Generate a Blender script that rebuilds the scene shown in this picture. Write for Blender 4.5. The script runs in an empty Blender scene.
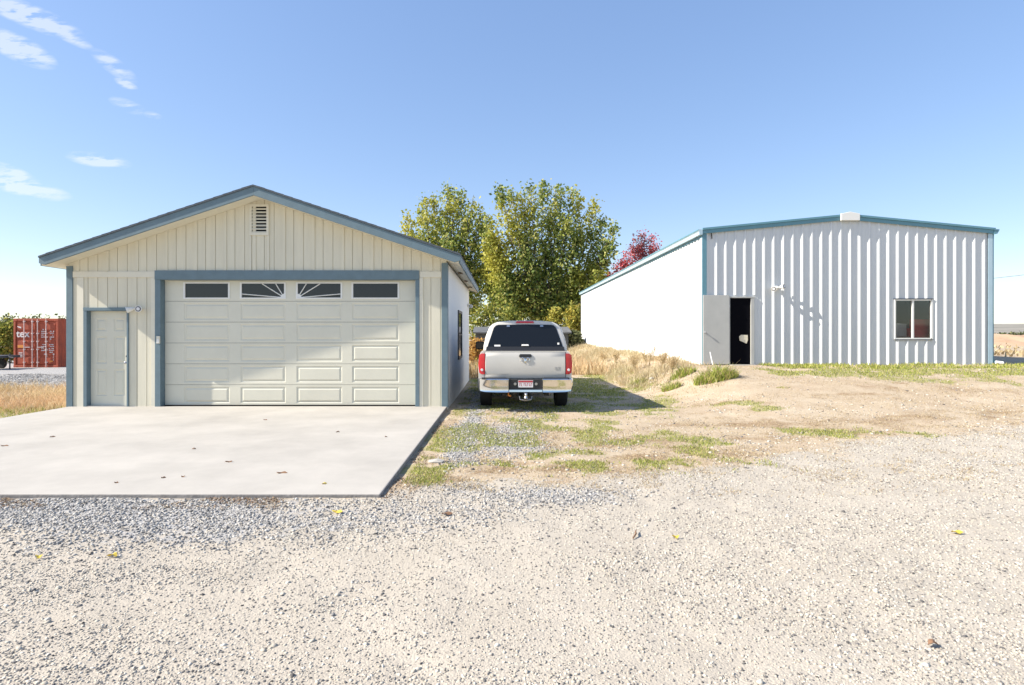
import bpy, math, random
import numpy as np
from mathutils import Vector, Matrix
random.seed(7); R = np.random.RandomState(11)
C = bpy.context.scene.collection
F = 569.0; CX = 503.0; CY = 333.0; CAMZ = 1.6
LX, LY, LZ = 1.0, .165, -.74            # direction the sunlight travels

def WX(px, Y): return (px-CX)/F*Y
def WZ(py, Y): return CAMZ-(py-CY)/F*Y

# ------------------------------------------------------------------ noise
def _h(ix, iy, s):
    n = (ix.astype(np.int64)*374761393 + iy.astype(np.int64)*668265263 + s*974634777) & 0x7fffffff
    n = ((n ^ (n >> 13))*1274126177) & 0x7fffffff
    return ((n ^ (n >> 16)) & 0xffff)/65535.0
def vnoise(x, y, s=0):
    x = np.asarray(x, float); y = np.asarray(y, float)
    ix = np.floor(x); iy = np.floor(y); fx = x-ix; fy = y-iy
    fx = fx*fx*(3-2*fx); fy = fy*fy*(3-2*fy)
    a = _h(ix, iy, s); b = _h(ix+1, iy, s); c = _h(ix, iy+1, s); d = _h(ix+1, iy+1, s)
    return (a*(1-fx)+b*fx)*(1-fy)+(c*(1-fx)+d*fx)*fy
def fbm(x, y, s=0, o=4):
    t = 0; a = .5
    for i in range(o):
        t = t+a*vnoise(np.asarray(x)*2**i, np.asarray(y)*2**i, s+i*17); a *= .5
    return t/(1-.5**o)
def sm(a, b, x):
    t = np.clip((np.asarray(x, float)-a)/(b-a), 0, 1); return t*t*(3-2*t)

# ------------------------------------------------------------------ materials
M = {}
def mat(name, col, rough=.6, metal=0, spec=.5, var=0, vscale=3, bump=0, bscale=40, dirt=None, coat=0, stretch=None):
    m = bpy.data.materials.new(name); m.use_nodes = True; nt = m.node_tree; n = nt.nodes; l = nt.links
    b = n['Principled BSDF']; b.inputs['Base Color'].default_value = (*col, 1)
    b.inputs['Roughness'].default_value = rough; b.inputs['Metallic'].default_value = metal
    b.inputs['Specular IOR Level'].default_value = spec; b.inputs['Coat Weight'].default_value = coat
    if var or bump or dirt:
        tc = n.new('ShaderNodeTexCoord'); src = tc.outputs['Object']
        if stretch:
            mp = n.new('ShaderNodeMapping'); mp.inputs['Scale'].default_value = stretch; l.new(src, mp.inputs[0]); src = mp.outputs[0]
    if var or dirt:
        no = n.new('ShaderNodeTexNoise'); no.inputs['Scale'].default_value = vscale; no.inputs['Detail'].default_value = 8; no.inputs['Roughness'].default_value = .65
        l.new(src, no.inputs['Vector'])
        mr = n.new('ShaderNodeMapRange'); mr.inputs[1].default_value = .35; mr.inputs[2].default_value = .68; l.new(no.outputs[0], mr.inputs[0])
        mx = n.new('ShaderNodeMix'); mx.data_type = 'RGBA'
        d = dirt or tuple(c*(1-var) for c in col)
        mx.inputs[6].default_value = (*col, 1); mx.inputs[7].default_value = (*d, 1)
        mu = n.new('ShaderNodeMath'); mu.operation = 'MULTIPLY'; mu.inputs[1].default_value = var if dirt else 1
        l.new(mr.outputs[0], mu.inputs[0]); l.new(mu.outputs[0], mx.inputs[0]); l.new(mx.outputs[2], b.inputs['Base Color'])
    if bump:
        nb = n.new('ShaderNodeTexNoise'); nb.inputs['Scale'].default_value = bscale; nb.inputs['Detail'].default_value = 5; l.new(src, nb.inputs['Vector'])
        bp = n.new('ShaderNodeBump'); bp.inputs['Strength'].default_value = bump; bp.inputs['Distance'].default_value = .01
        l.new(nb.outputs[0], bp.inputs['Height']); l.new(bp.outputs[0], b.inputs['Normal'])
    M[name] = m; return m
mat('siding', (.71, .665, .52), .75, var=.10, vscale=2.2, bump=.35, bscale=60, stretch=(3, 3, .35))
mat('cream_paint', (.72, .68, .55), .65, var=.07, vscale=4, bump=.1)
mat('door_paint', (.69, .66, .535), .5, var=.07, vscale=1.6, bump=.08, bscale=25)
mat('blue_paint', (.14, .205, .235), .6, var=.15, vscale=5, bump=.15)
mat('shingle', (.10, .12, .14), .9, var=.4, vscale=14, bump=.6, bscale=60)
mat('white_paint', (.78, .77, .72), .45, var=.05)
mat('side_siding', (.74, .75, .74), .7, var=.08, vscale=2, bump=.3, bscale=60, stretch=(3, 3, .35))
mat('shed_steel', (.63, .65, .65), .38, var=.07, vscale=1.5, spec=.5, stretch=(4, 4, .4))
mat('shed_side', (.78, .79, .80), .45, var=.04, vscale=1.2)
mat('teal_trim', (.12, .27, .33), .45, var=.1)
mat('gutter_steel', (.42, .56, .63), .4, var=.1)
mat('grey_door', (.46, .46, .43), .5, var=.10, vscale=2.5)
mat('dark_frame', (.05, .05, .055), .6)
mat('black_screen', (.006, .006, .008), .9, spec=0)
mat('interior', (.10, .10, .10), .9)
mat('glass_dark', (.015, .016, .018), .08, spec=.5)
mat('tint_glass', (.008, .009, .010), .04, spec=.45)
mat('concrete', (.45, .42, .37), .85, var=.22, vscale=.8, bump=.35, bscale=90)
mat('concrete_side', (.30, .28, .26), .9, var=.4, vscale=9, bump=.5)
mat('paper', (.80, .74, .58), .8, var=.3, dirt=(.35, .22, .10), vscale=14)
mat('black_plastic', (.02, .02, .022), .45)
mat('tyre', (.018, .018, .018), .85, bump=.6, bscale=60)
mat('chrome', (.80, .79, .76), .12, 1, var=.1)
mat('alloy', (.45, .45, .46), .3, .9)
mat('truck_paint', (.60, .57, .51), .32, 0, .5, var=.06, vscale=2, coat=.5)
mat('underbody', (.03, .028, .025), .9)
mat('red_lens', (.55, .012, .02), .12, coat=.6)
mat('clear_lens', (.7, .7, .7), .1)
mat('plate_white', (.75, .73, .72), .5); mat('plate_red', (.45, .05, .06), .5)
mat('bark', (.17, .14, .11), .95, var=.4, vscale=6, bump=.8, bscale=14, stretch=(1, 1, .25))
mat('rust_red', (.44, .085, .036), .7, var=.5, dirt=(.20, .045, .028), vscale=2.0, bump=.2)
mat('rod_steel', (.74, .56, .50), .6, var=.3, vscale=6)
mat('faded_white', (.72, .66, .62), .8); mat('faded_orange', (.72, .28, .06), .8)
mat('brown_wood', (.22, .15, .09), .9, var=.4, vscale=10)
mat('wire', (.12, .12, .13), .7)
mat('outbuilding', (.09, .10, .105), .9, var=.25); mat('roof_grey', (.13, .135, .14), .85, var=.3)
mat('brass', (.45, .34, .14), .3, 1)
mat('red_tool', (.85, .04, .04), .5); mat('box_white', (.85, .75, .72), .7)
mat('pvc', (.75, .75, .75), .5)
mat('leaf_yellow', (.62, .45, .06), .8); mat('leaf_brown', (.20, .11, .06), .85)
m = bpy.data.materials.new('pane'); m.use_nodes = True; nt = m.node_tree; nt.nodes.clear()
o_ = nt.nodes.new('ShaderNodeOutputMaterial'); mx = nt.nodes.new('ShaderNodeMixShader'); tr = nt.nodes.new('ShaderNodeBsdfTransparent'); gl = nt.nodes.new('ShaderNodeBsdfGlossy'); fr = nt.nodes.new('ShaderNodeFresnel')
tr.inputs[0].default_value = (.75, .78, .78, 1); gl.inputs['Roughness'].default_value = .03; fr.inputs[0].default_value = 1.5
nt.links.new(fr.outputs[0], mx.inputs[0]); nt.links.new(tr.outputs[0], mx.inputs[1]); nt.links.new(gl.outputs[0], mx.inputs[2]); nt.links.new(mx.outputs[0], o_.inputs[0]); M['pane'] = m

def ramp_mat(name, stops, rough=.8, transl=0, patch=None, pscale=.25):
    """colour varies from leaf to leaf (random per island) with patches by position"""
    m = bpy.data.materials.new(name); m.use_nodes = True; nt = m.node_tree; n = nt.nodes; l = nt.links
    b = n['Principled BSDF']; b.inputs['Roughness'].default_value = rough; b.inputs['Specular IOR Level'].default_value = .25
    g = n.new('ShaderNodeNewGeometry'); cr = n.new('ShaderNodeValToRGB'); e = cr.color_ramp.elements
    while len(e) < len(stops): e.new(.5)
    for k, (p, c) in enumerate(stops): e[k].position = p; e[k].color = (*c, 1)
    l.new(g.outputs['Random Per Island'], cr.inputs[0]); out = cr.outputs[0]
    if patch:
        tc = n.new('ShaderNodeTexCoord'); no = n.new('ShaderNodeTexNoise'); no.inputs['Scale'].default_value = pscale; no.inputs['Detail'].default_value = 3
        l.new(tc.outputs['Object'], no.inputs['Vector'])
        mr = n.new('ShaderNodeMapRange'); mr.inputs[1].default_value = .48; mr.inputs[2].default_value = .62; mr.inputs[4].default_value = .62; l.new(no.outputs[0], mr.inputs[0])
        mx = n.new('ShaderNodeMix'); mx.data_type = 'RGBA'; mx.inputs[7].default_value = (*patch, 1); l.new(mr.outputs[0], mx.inputs[0]); l.new(out, mx.inputs[6]); out = mx.outputs[2]
    l.new(out, b.inputs['Base Color'])
    if transl:
        t = n.new('ShaderNodeBsdfTranslucent'); ms = n.new('ShaderNodeMixShader'); ms.inputs[0].default_value = transl
        l.new(out, t.inputs[0]); l.new(b.outputs[0], ms.inputs[1]); l.new(t.outputs[0], ms.inputs[2]); l.new(ms.outputs[0], n['Material Output'].inputs[0])
    M[name] = m; return m
ramp_mat('leaves_green', [(0, (.06, .10, .03)), (.3, (.18, .25, .06)), (.7, (.38, .43, .10)), (1, (.66, .60, .22))], .5, .45, (.58, .52, .08), .16)
ramp_mat('leaves_yellow', [(0, (.16, .18, .04)), (.5, (.38, .36, .07)), (1, (.62, .48, .10))], .65, .35)
ramp_mat('leaves_red', [(0, (.12, .05, .07)), (.5, (.52, .07, .09)), (1, (.75, .20, .16))], .6, .35, (.14, .11, .11), .35)
ramp_mat('leaves_orange', [(0, (.25, .14, .05)), (.5, (.50, .28, .08)), (1, (.60, .42, .13))], .7, .35)
ramp_mat('leaves_far', [(0, (.07, .08, .04)), (.6, (.13, .15, .06)), (1, (.22, .22, .10))], .8, .2)
ramp_mat('leaves_lime', [(0, (.10, .14, .03)), (.6, (.28, .30, .06)), (1, (.48, .42, .10))], .7, .35)
ramp_mat('straw', [(0, (.36, .25, .12)), (.5, (.56, .43, .24)), (1, (.72, .60, .38))], .85, .3, (.62, .40, .24), .5)
ramp_mat('straw_bank', [(0, (.30, .25, .14)), (.5, (.52, .44, .27)), (1, (.70, .62, .42))], .85, .3, (.50, .37, .22), .6)
ramp_mat('litter', [(0, (.14, .09, .06)), (.6, (.32, .21, .13)), (1, (.48, .38, .23))], .9)
ramp_mat('straw_pale', [(0, (.30, .22, .12)), (.5, (.48, .38, .22)), (1, (.64, .54, .34))], .85, .3)
ramp_mat('weed_green', [(0, (.16, .22, .04)), (.5, (.34, .42, .07)), (1, (.55, .55, .14))], .7, .35)
ramp_mat('grass_green', [(0, (.14, .18, .04)), (.4, (.29, .34, .06)), (.75, (.42, .42, .10)), (1, (.55, .47, .22))], .75, .3)
ramp_mat('stones', [(0, (.07, .067, .063)), (.10, (.17, .16, .15)), (.24, (.30, .27, .23)), (.45, (.38, .34, .28)), (.8, (.50, .45, .365)), (1, (.62, .575, .49))], .85)  # darkest stops: dark stones, also painted-in shade of pits in the gravel
ramp_mat('stones_grey', [(0, (.09, .085, .08)), (.25, (.25, .24, .225)), (.6, (.37, .35, .32)), (1, (.58, .55, .49))], .85)

# ------------------------------------------------------------------ mesh helpers
class MB:
    def __init__(s): s.v = []; s.f = []
    def add(s, vs, fs):
        b = len(s.v); s.v += [tuple(v) for v in vs]; s.f += [tuple(b+i for i in f) for f in fs]; return s
    def box(s, x0, x1, y0, y1, z0, z1):
        x0, x1 = min(x0, x1), max(x0, x1); y0, y1 = min(y0, y1), max(y0, y1); z0, z1 = min(z0, z1), max(z0, z1)
        return s.add([(x0, y0, z0), (x1, y0, z0), (x1, y1, z0), (x0, y1, z0), (x0, y0, z1), (x1, y0, z1), (x1, y1, z1), (x0, y1, z1)],
                     [(0, 3, 2, 1), (4, 5, 6, 7), (0, 1, 5, 4), (1, 2, 6, 5), (2, 3, 7, 6), (3, 0, 4, 7)])
    def prism(s, poly, y0, y1):             # polygon in (x, z), extruded along y
        n = len(poly); a = [(p[0], y0, p[1]) for p in poly]; b = [(p[0], y1, p[1]) for p in poly]
        return s.add(a+b, [tuple(range(n-1, -1, -1))[::-1], tuple(range(n, 2*n))[::-1]]+[(i, i+n, (i+1) % n+n, (i+1) % n) for i in range(n)])
    def tube(s, pts, rad, n=8, cap=True):
        pts = [Vector(p) for p in pts]; rs = rad if isinstance(rad, (list, tuple)) else [rad]*len(pts)
        rings = []; up = Vector((0, 0, 1))
        for i, p in enumerate(pts):
            t = (pts[min(i+1, len(pts)-1)]-pts[max(i-1, 0)]).normalized()
            a = t.cross(up if abs(t.z) < .9 else Vector((1, 0, 0))).normalized(); b = t.cross(a).normalized()
            rings.append([p+rs[i]*(math.cos(2*math.pi*k/n)*a+math.sin(2*math.pi*k/n)*b) for k in range(n)])
        return s.loft(rings, cap)
    def loft(s, rings, cap=True):
        n = len(rings[0]); vs = [v for r in rings for v in r]; fs = []
        for i in range(len(rings)-1):
            for k in range(n): fs.append((i*n+k, i*n+(k+1) % n, (i+1)*n+(k+1) % n, (i+1)*n+k))
        if cap: fs += [tuple(range(n-1, -1, -1)), tuple(range((len(rings)-1)*n, len(rings)*n))]
        return s.add(vs, fs)
    def build(s, name, m, parent=None, bevel=0, smooth=None, origin=None):
        me = bpy.data.meshes.new(name)
        o = origin or (parent_loc(parent) if parent else Vector((0, 0, 0)))
        o = Vector(o)
        me.from_pydata([(v[0]-o.x, v[1]-o.y, v[2]-o.z) for v in s.v], [], s.f)
        me.materials.append(M[m]); me.update()
        import bmesh
        b = bmesh.new(); b.from_mesh(me); bmesh.ops.recalc_face_normals(b, faces=b.faces); b.to_mesh(me); b.free()
        if smooth:
            me.shade_smooth(); me.set_sharp_from_angle(angle=math.radians(smooth))
        ob = bpy.data.objects.new(name, me); C.objects.link(ob)
        if parent: ob.parent = parent; ob.location = o-parent_loc(parent)
        else: ob.location = o
        if bevel:
            md = ob.modifiers.new('bevel', 'BEVEL'); md.width = bevel; md.segments = 2; md.limit_method = 'ANGLE'
        return ob
def parent_loc(o):
    p = Vector((0, 0, 0))
    while o: p += Vector(o.location); o = o.parent
    return p
def tag(o, label=None, cat=None, group=None, kind=None):
    if label: o['label'] = label
    if cat: o['category'] = cat
    if group: o['group'] = group
    if kind: o['kind'] = kind
    return o
def thing(name, label, cat, loc, group=None):
    o = bpy.data.objects.new(name, None); C.objects.link(o); o.location = loc; o.empty_display_size = .3
    return tag(o, label, cat, group)
def bx(name, m, parent, *a, bevel=0): return MB().box(*a).build(name, m, parent, bevel=bevel)
def fast_mesh(name, verts, faces_n, idx, m, parent=None, smooth=False):
    me = bpy.data.meshes.new(name); nv = len(verts); nf = len(idx)//faces_n
    o = parent_loc(parent) if parent else Vector((0, 0, 0))
    verts = np.asarray(verts, np.float32)-np.array(o, np.float32)
    me.vertices.add(nv); me.vertices.foreach_set('co', verts.ravel())
    me.loops.add(len(idx)); me.loops.foreach_set('vertex_index', np.asarray(idx, np.int32))
    me.polygons.add(nf); me.polygons.foreach_set('loop_start', np.arange(0, len(idx), faces_n, dtype=np.int32))
    me.update(calc_edges=True); me.materials.append(M[m])
    if smooth: me.shade_smooth()
    ob = bpy.data.objects.new(name, me); C.objects.link(ob)
    if parent: ob.parent = parent
    return ob
def text_obj(name, s, size, m, x, y, z, parent, depth=.004):
    cu = bpy.data.curves.new(name, 'FONT'); cu.body = s; cu.size = size; cu.extrude = depth; cu.offset = size*.018
    t = bpy.data.objects.new(name+'_tmp', cu); C.objects.link(t)
    bpy.context.view_layer.update()
    me = bpy.data.meshes.new_from_object(t.evaluated_get(bpy.context.evaluated_depsgraph_get()))
    bpy.data.objects.remove(t); me.name = name
    me.materials.clear(); me.materials.append(M[m])
    me.transform(Matrix.Rotation(math.pi/2, 4, 'X'))
    ob = bpy.data.objects.new(name, me); C.objects.link(ob); ob.parent = parent; ob.location = Vector((x, y, z))-parent_loc(parent)
    return ob

# ------------------------------------------------------------------ terrain
ROADX = np.array([-60, -30, -1.3, -.25, .8, 1.64, 3.4, 5.7, 9.1, 13, 20, 60.])
ROADY = np.array([3.6, 4.6, 5.75, 6.2, 6.25, 6.75, 7.45, 9.0, 9.9, 10.4, 11, 12.])
def height(x, y, fine=True):
    x = np.asarray(x, float); y = np.asarray(y, float)
    lat = sm(3.7, 6.2, x)*(1-sm(17, 30, y)*0)
    lon = sm(9.8, 17.4, y)
    z = -.06+.645*lat*lon-.02*sm(7, 11, y)*(1-lat)
    z = z-.05*sm(12, 20, y)*(1-lat)
    # berm of bare earth far right
    # low far hills
    r = np.hypot(x, y)
    z = z+sm(500, 1500, r)*(9+14*fbm(x/700+3, y/700, 9, 4))*(1+.25*sm(0, 1500, x))
    near = 1-sm(25, 60, r)
    z = z+near*(fbm(x*.5, y*.5, 21, 3)-.5)*.07*(1-.85*((x > -9.6) & (x < -1.15) & (y > 5.5) & (y < 21.5)))
    if fine: z = z+near*(fbm(x*4.2, y*4.2, 31, 3)-.5)*.022
    # worn wheel track edges of the road
    ry = np.interp(x, ROADX, ROADY); z = z+near*.02*np.exp(-((y-ry)/.5)**2)
    # keep it below the slab and the floors
    ins = ((x > -9.42) & (x < -1.25) & (y > 5.7) & (y < 20.6))
    z = np.where(ins, np.minimum(z, -.05), z)
    return z
def G(px, py):
    """point of the ground seen at a pixel"""
    dx = (px-CX)/F; dz = -(py-CY)/F; lo = 1.5; Y = lo
    while Y < 400:
        if CAMZ+dz*Y < float(height(dx*Y, Y, False)): break
        Y += .05
    return dx*Y, Y
def axis(parts):
    out = []
    for a, b, n in parts: out += list(np.linspace(a, b, n, endpoint=False))
    return out
g1 = lambda a, b, n: list(np.geomspace(a, b, n))
xs = np.array([-v for v in g1(14, 4000, 45)][::-1]+axis([(-13.9, 19, 560)])+g1(19, 4000, 55))
ys = np.array([-v for v in g1(1, 4000, 26)][::-1]+axis([(-.9, 1.6, 12), (1.6, 20, 330), (20, 60, 120)])+g1(60, 4000, 50))
XX, YY = np.meshgrid(xs, ys); ZZ = height(XX, YY)
nx, ny = len(xs), len(ys)
ii = (np.arange(ny-1)[:, None]*nx+np.arange(nx-1)[None]).ravel()
idx = np.stack([ii, ii+1, ii+nx+1, ii+nx], 1).ravel()

GREEN = [(440, 446, 46, 9), (418, 462, 24, 9), (372+55, 480, 18, 5), (470, 432, 34, 7), (532, 424, 30, 6), (506, 441, 30, 6), (455, 466, 30, 5), (560, 408, 26, 5), (588, 434, 30, 5), (515, 404, 34, 5),
         (595, 392, 34, 14), (620, 372, 20, 6), (600, 377, 30, 6), (600, 466, 24, 4), (690, 443, 26, 4), (480, 386, 10, 6), (740, 404, 20, 2), (585, 452, 22, 4), (790, 374, 18, 3), (830, 372, 40, 4),
         (905, 372, 70, 5), (985, 373, 70, 6), (1060, 374, 60, 6), (865, 434, 40, 3), (800, 431, 30, 3), (665, 384, 14, 3), (640, 386, 18, 4), (760, 409, 16, 2)]
GW = []
for px, py, rx, ry in GREEN:
    x0, y0 = G(px, py); xa, ya = G(px+rx, py); xb, yb = G(px, py-ry); xc, yc = G(px, py+ry)
    GW.append((x0, (yb+yc)/2, abs(xa-x0), max(abs(yb-yc)/2, .12)))
def greenmask(x, y):
    m = np.zeros_like(x)
    for x0, y0, a, b in GW:
        m = np.maximum(m, np.exp(-(((x-x0)/a)**2+((y-y0)/b)**2)*.55))
    n = fbm(x*2.2, y*2.2, 41, 4)
    m = np.maximum(m, .30*sm(-1.25, -1.0, x)*(1-sm(2.5, 4.5, x))*sm(6.2, 7.2, y)*(1-sm(14, 20, y)))
    return np.clip((m*1.15+(n-.5)*3.0-.36)*1.6, 0, 1)*sm(.03, .3, m)
def roadmask(x, y):
    ry = np.interp(x, ROADX, ROADY)+(fbm(x*1.3, y*1.3, 51, 4)-.5)*1.3
    return 1-sm(-.9, .7, y-ry)
def greymask(x, y):
    n = fbm(x*1.1, y*1.1, 61, 4)
    a = .72*np.exp(-((y-5.2)/.85)**2)*(1-sm(-1.8, 1.6, x))*(.55+.45*sm(-6, -3, -np.abs(x+2)))
    b = (1-sm(-.35, .25, np.abs(x+.62)-.30))*sm(6.0, 8.0, y)*(1-sm(22, 26, y))      # strip beside the garage
    c = np.exp(-(((x-.1)/.8)**2+((y-9.4)/1.7)**2))*.75
    d = (1-sm(-10.5, -9.6, x))*sm(16.3, 17.5, y)*(1-sm(34, 40, y))                # gravel lot, far left
    e = np.exp(-((x-.4)/1.2)**2)*np.exp(-((y-13)/3.0)**2)*.55
    f = np.exp(-(((x-.8)/2.2)**2+((y-5.9)/.45)**2))*.7
    return np.clip((np.maximum.reduce([a, b, c, d, e, f])+(n-.5)*1.1-.25)*1.3, 0, .9)
near = (np.hypot(XX, YY) < 70)
mk = np.zeros((ny, nx, 4), np.float32); mk[..., 3] = 1
mk[..., 0] = roadmask(XX, YY)*(XX < 60); mk[..., 1] = greymask(XX, YY)*near; mk[..., 2] = greenmask(XX, YY)*near
DRY = [(580, 487, 34, 3), (640, 474, 40, 4), (560, 470, 40, 4), (700, 452, 60, 5), (655, 458, 40, 4), (780, 440, 50, 4), (845, 430, 45, 5), (870, 422, 50, 4), (740, 425, 60, 3), (930, 418, 50, 3), (1000, 412, 40, 3), (500, 470, 40, 5), (450, 482, 50, 5), (610, 445, 50, 5), (920, 390, 60, 2), (700, 405, 50, 3), (820, 395, 50, 2), (540, 440, 50, 6)]
DW = []
for px, py, rx, ry in DRY:
    x0, y0 = G(px, py); xa, ya = G(px+rx, py); xb, yb = G(px, py-ry); xc_, yc = G(px, py+ry); DW.append((x0, (yb+yc)/2, abs(xa-x0), abs(yb-yc)/2))
def drymask(x, y):
    m = np.zeros_like(x)
    for x0, y0, a, b in DW: m = np.maximum(m, np.exp(-(((x-x0)/a)**2+((y-y0)/b)**2)*.6))
    return m
mk[..., 3] = np.clip(drymask(XX, YY)*.7+(fbm(XX*1.6, YY*2.6, 97, 4)-.5)*2.2*(1-roadmask(XX, YY)), 0, 1)*near

m = bpy.data.materials.new('earth'); m.use_nodes = True; nt = m.node_tree; n = nt.nodes; l = nt.links; P = n['Principled BSDF']
P.inputs['Roughness'].default_value = .95; P.inputs['Specular IOR Level'].default_value = .15
tc = n.new('ShaderNodeTexCoord'); at = n.new('ShaderNodeVertexColor'); at.layer_name = 'mask'; sp = n.new('ShaderNodeSeparateColor'); l.new(at.outputs[0], sp.inputs[0])
def noise(scale, det=6, rough=.6):
    a = n.new('ShaderNodeTexNoise'); a.inputs['Scale'].default_value = scale; a.inputs['Detail'].default_value = det; a.inputs['Roughness'].default_value = rough; l.new(tc.outputs['Object'], a.inputs['Vector']); return a.outputs[0]
def ramp(src, stops):
    a = n.new('ShaderNodeValToRGB'); e = a.color_ramp.elements
    while len(e) < len(stops): e.new(.5)
    for k, (p, c) in enumerate(stops): e[k].position = p; e[k].color = (*c, 1)
    l.new(src, a.inputs[0]); return a.outputs[0]
def mix(f, a, b, mode='MIX'):
    x = n.new('ShaderNodeMix'); x.data_type = 'RGBA'; x.blend_type = mode
    if isinstance(f, float): x.inputs[0].default_value = f
    else: l.new(f, x.inputs[0])
    l.new(a, x.inputs[6]); l.new(b, x.inputs[7]) if not isinstance(b, tuple) else setattr(x.inputs[7], 'default_value', (*b, 1)); return x.outputs[2]
def edge(ch, sc, a=.35, b=.65):
    """ragged version of a mask channel"""
    x = n.new('ShaderNodeMath'); x.operation = 'ADD'; l.new(ch, x.inputs[0]); s_ = n.new('ShaderNodeMath'); s_.operation = 'MULTIPLY_ADD'; s_.inputs[1].default_value = 1.8; s_.inputs[2].default_value = -.9
    l.new(noise(sc, 5, .7), s_.inputs[0]); l.new(s_.outputs[0], x.inputs[1])
    r = n.new('ShaderNodeMapRange'); r.inputs[1].default_value = a; r.inputs[2].default_value = b; l.new(x.outputs[0], r.inputs[0]); return r.outputs[0]
def vor(scale):
    a = n.new('ShaderNodeTexVoronoi'); a.inputs['Scale'].default_value = scale; l.new(tc.outputs['Object'], a.inputs['Vector']); return a
dirt = ramp(noise(1.1, 8, .65), [(.33, (.36, .275, .17)), (.5, (.45, .365, .245)), (.66, (.52, .44, .315))])
dirt = mix(ramp(noise(.9, 7, .72), [(.52, (0, 0, 0)), (.66, (.75, .75, .75))]), dirt, ramp(noise(40, 3, .8), [(.4, (.20, .135, .08)), (.55, (.40, .28, .17)), (.7, (.55, .43, .28))]))
dirt = mix(noise(30, 4), dirt, ramp(noise(55, 3, .8), [(.4, (.27, .20, .13)), (.55, (.50, .40, .30)), (.7, (.62, .53, .41))]))
v1 = vor(75); v2 = vor(95)
cellc = ramp(v1.outputs['Color'], [(0, (.17, .16, .15)), (.3, (.40, .36, .30)), (.8, (.45, .405, .335)), (1, (.53, .485, .41))])
road = mix(.5, cellc, ramp(noise(1.7, 7), [(.35, (.39, .34, .27)), (.65, (.49, .43, .345))]))
cellg = ramp(v2.outputs['Color'], [(0, (.14, .135, .13)), (.4, (.32, .31, .295)), (.8, (.43, .415, .39)), (1, (.58, .56, .53))])
dirt = mix(edge(at.outputs['Alpha'], 18, .45, .95), dirt, ramp(noise(34, 4, .8), [(.38, (.17, .11, .065)), (.55, (.36, .26, .155)), (.7, (.50, .40, .26))]))
grn = ramp(noise(16, 4, .7), [(.35, (.17, .19, .06)), (.6, (.33, .30, .12)), (.75, (.46, .38, .20))])
col = mix(edge(sp.outputs[0], 7), dirt, road); col = mix(edge(sp.outputs[1], 9), col, cellg); gm = n.new('ShaderNodeMath'); gm.operation = 'MULTIPLY'; gm.inputs[1].default_value = .65; l.new(edge(sp.outputs[2], 12), gm.inputs[0]); col = mix(gm.outputs[0], col, grn)
ln = n.new('ShaderNodeVectorMath'); ln.operation = 'LENGTH'; l.new(tc.outputs['Object'], ln.inputs[0])
fr0 = n.new('ShaderNodeMapRange'); fr0.inputs[1].default_value = 150; fr0.inputs[2].default_value = 500; l.new(ln.outputs['Value'], fr0.inputs[0])
col = mix(fr0.outputs[0], col, ramp(noise(.012, 6, .7), [(.35, (.19, .18, .15)), (.65, (.33, .30, .25))]))
l.new(col, P.inputs['Base Color'])
hv = n.new('ShaderNodeMath'); hv.operation = 'MULTIPLY_ADD'; hv.inputs[1].default_value = -1; l.new(v1.outputs['Distance'], hv.inputs[0]); l.new(noise(60, 4, .6), hv.inputs[2])
b1 = n.new('ShaderNodeBump'); b1.inputs['Strength'].default_value = .3; b1.inputs['Distance'].default_value = .013; l.new(hv.outputs[0], b1.inputs['Height'])
l.new(b1.outputs[0], P.inputs['Normal']); M['earth'] = m
gr = fast_mesh('ground', np.stack([XX, YY, ZZ], -1).reshape(-1, 3), 4, idx, 'earth', smooth=True)
ca = gr.data.color_attributes.new('mask', 'FLOAT_COLOR', 'POINT'); ca.data.foreach_set('color', mk.ravel())
tag(gr, kind='structure')

# slab
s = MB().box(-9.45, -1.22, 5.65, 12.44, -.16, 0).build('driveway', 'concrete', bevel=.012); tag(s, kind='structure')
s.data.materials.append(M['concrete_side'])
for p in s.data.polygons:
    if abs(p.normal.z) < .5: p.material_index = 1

mat('red_earth', (.40, .245, .14), .95, var=.45, vscale=.5, bump=.6, bscale=3, dirt=(.62, .50, .34))
bx_ = np.linspace(24, 90, 133); by_ = np.linspace(42, 58, 33); BX, BY = np.meshgrid(bx_, by_)
d_ = (BY-50-2*np.sin(BX*.09))/3.6
BZ = height(BX, BY)-.15+1.15*np.exp(-d_*d_)*sm(24, 30, BX)*(1-sm(80, 90, BX))*(.25+1.1*fbm(BX*.6, BY*.5, 5, 5))
i_ = (np.arange(32)[:, None]*133+np.arange(132)[None]).ravel()
o = fast_mesh('dirt_bank', np.stack([BX, BY, BZ], -1).reshape(-1, 3), 4, np.stack([i_, i_+1, i_+134, i_+133], 1).ravel(), 'red_earth', smooth=True); tag(o, kind='structure')

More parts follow.
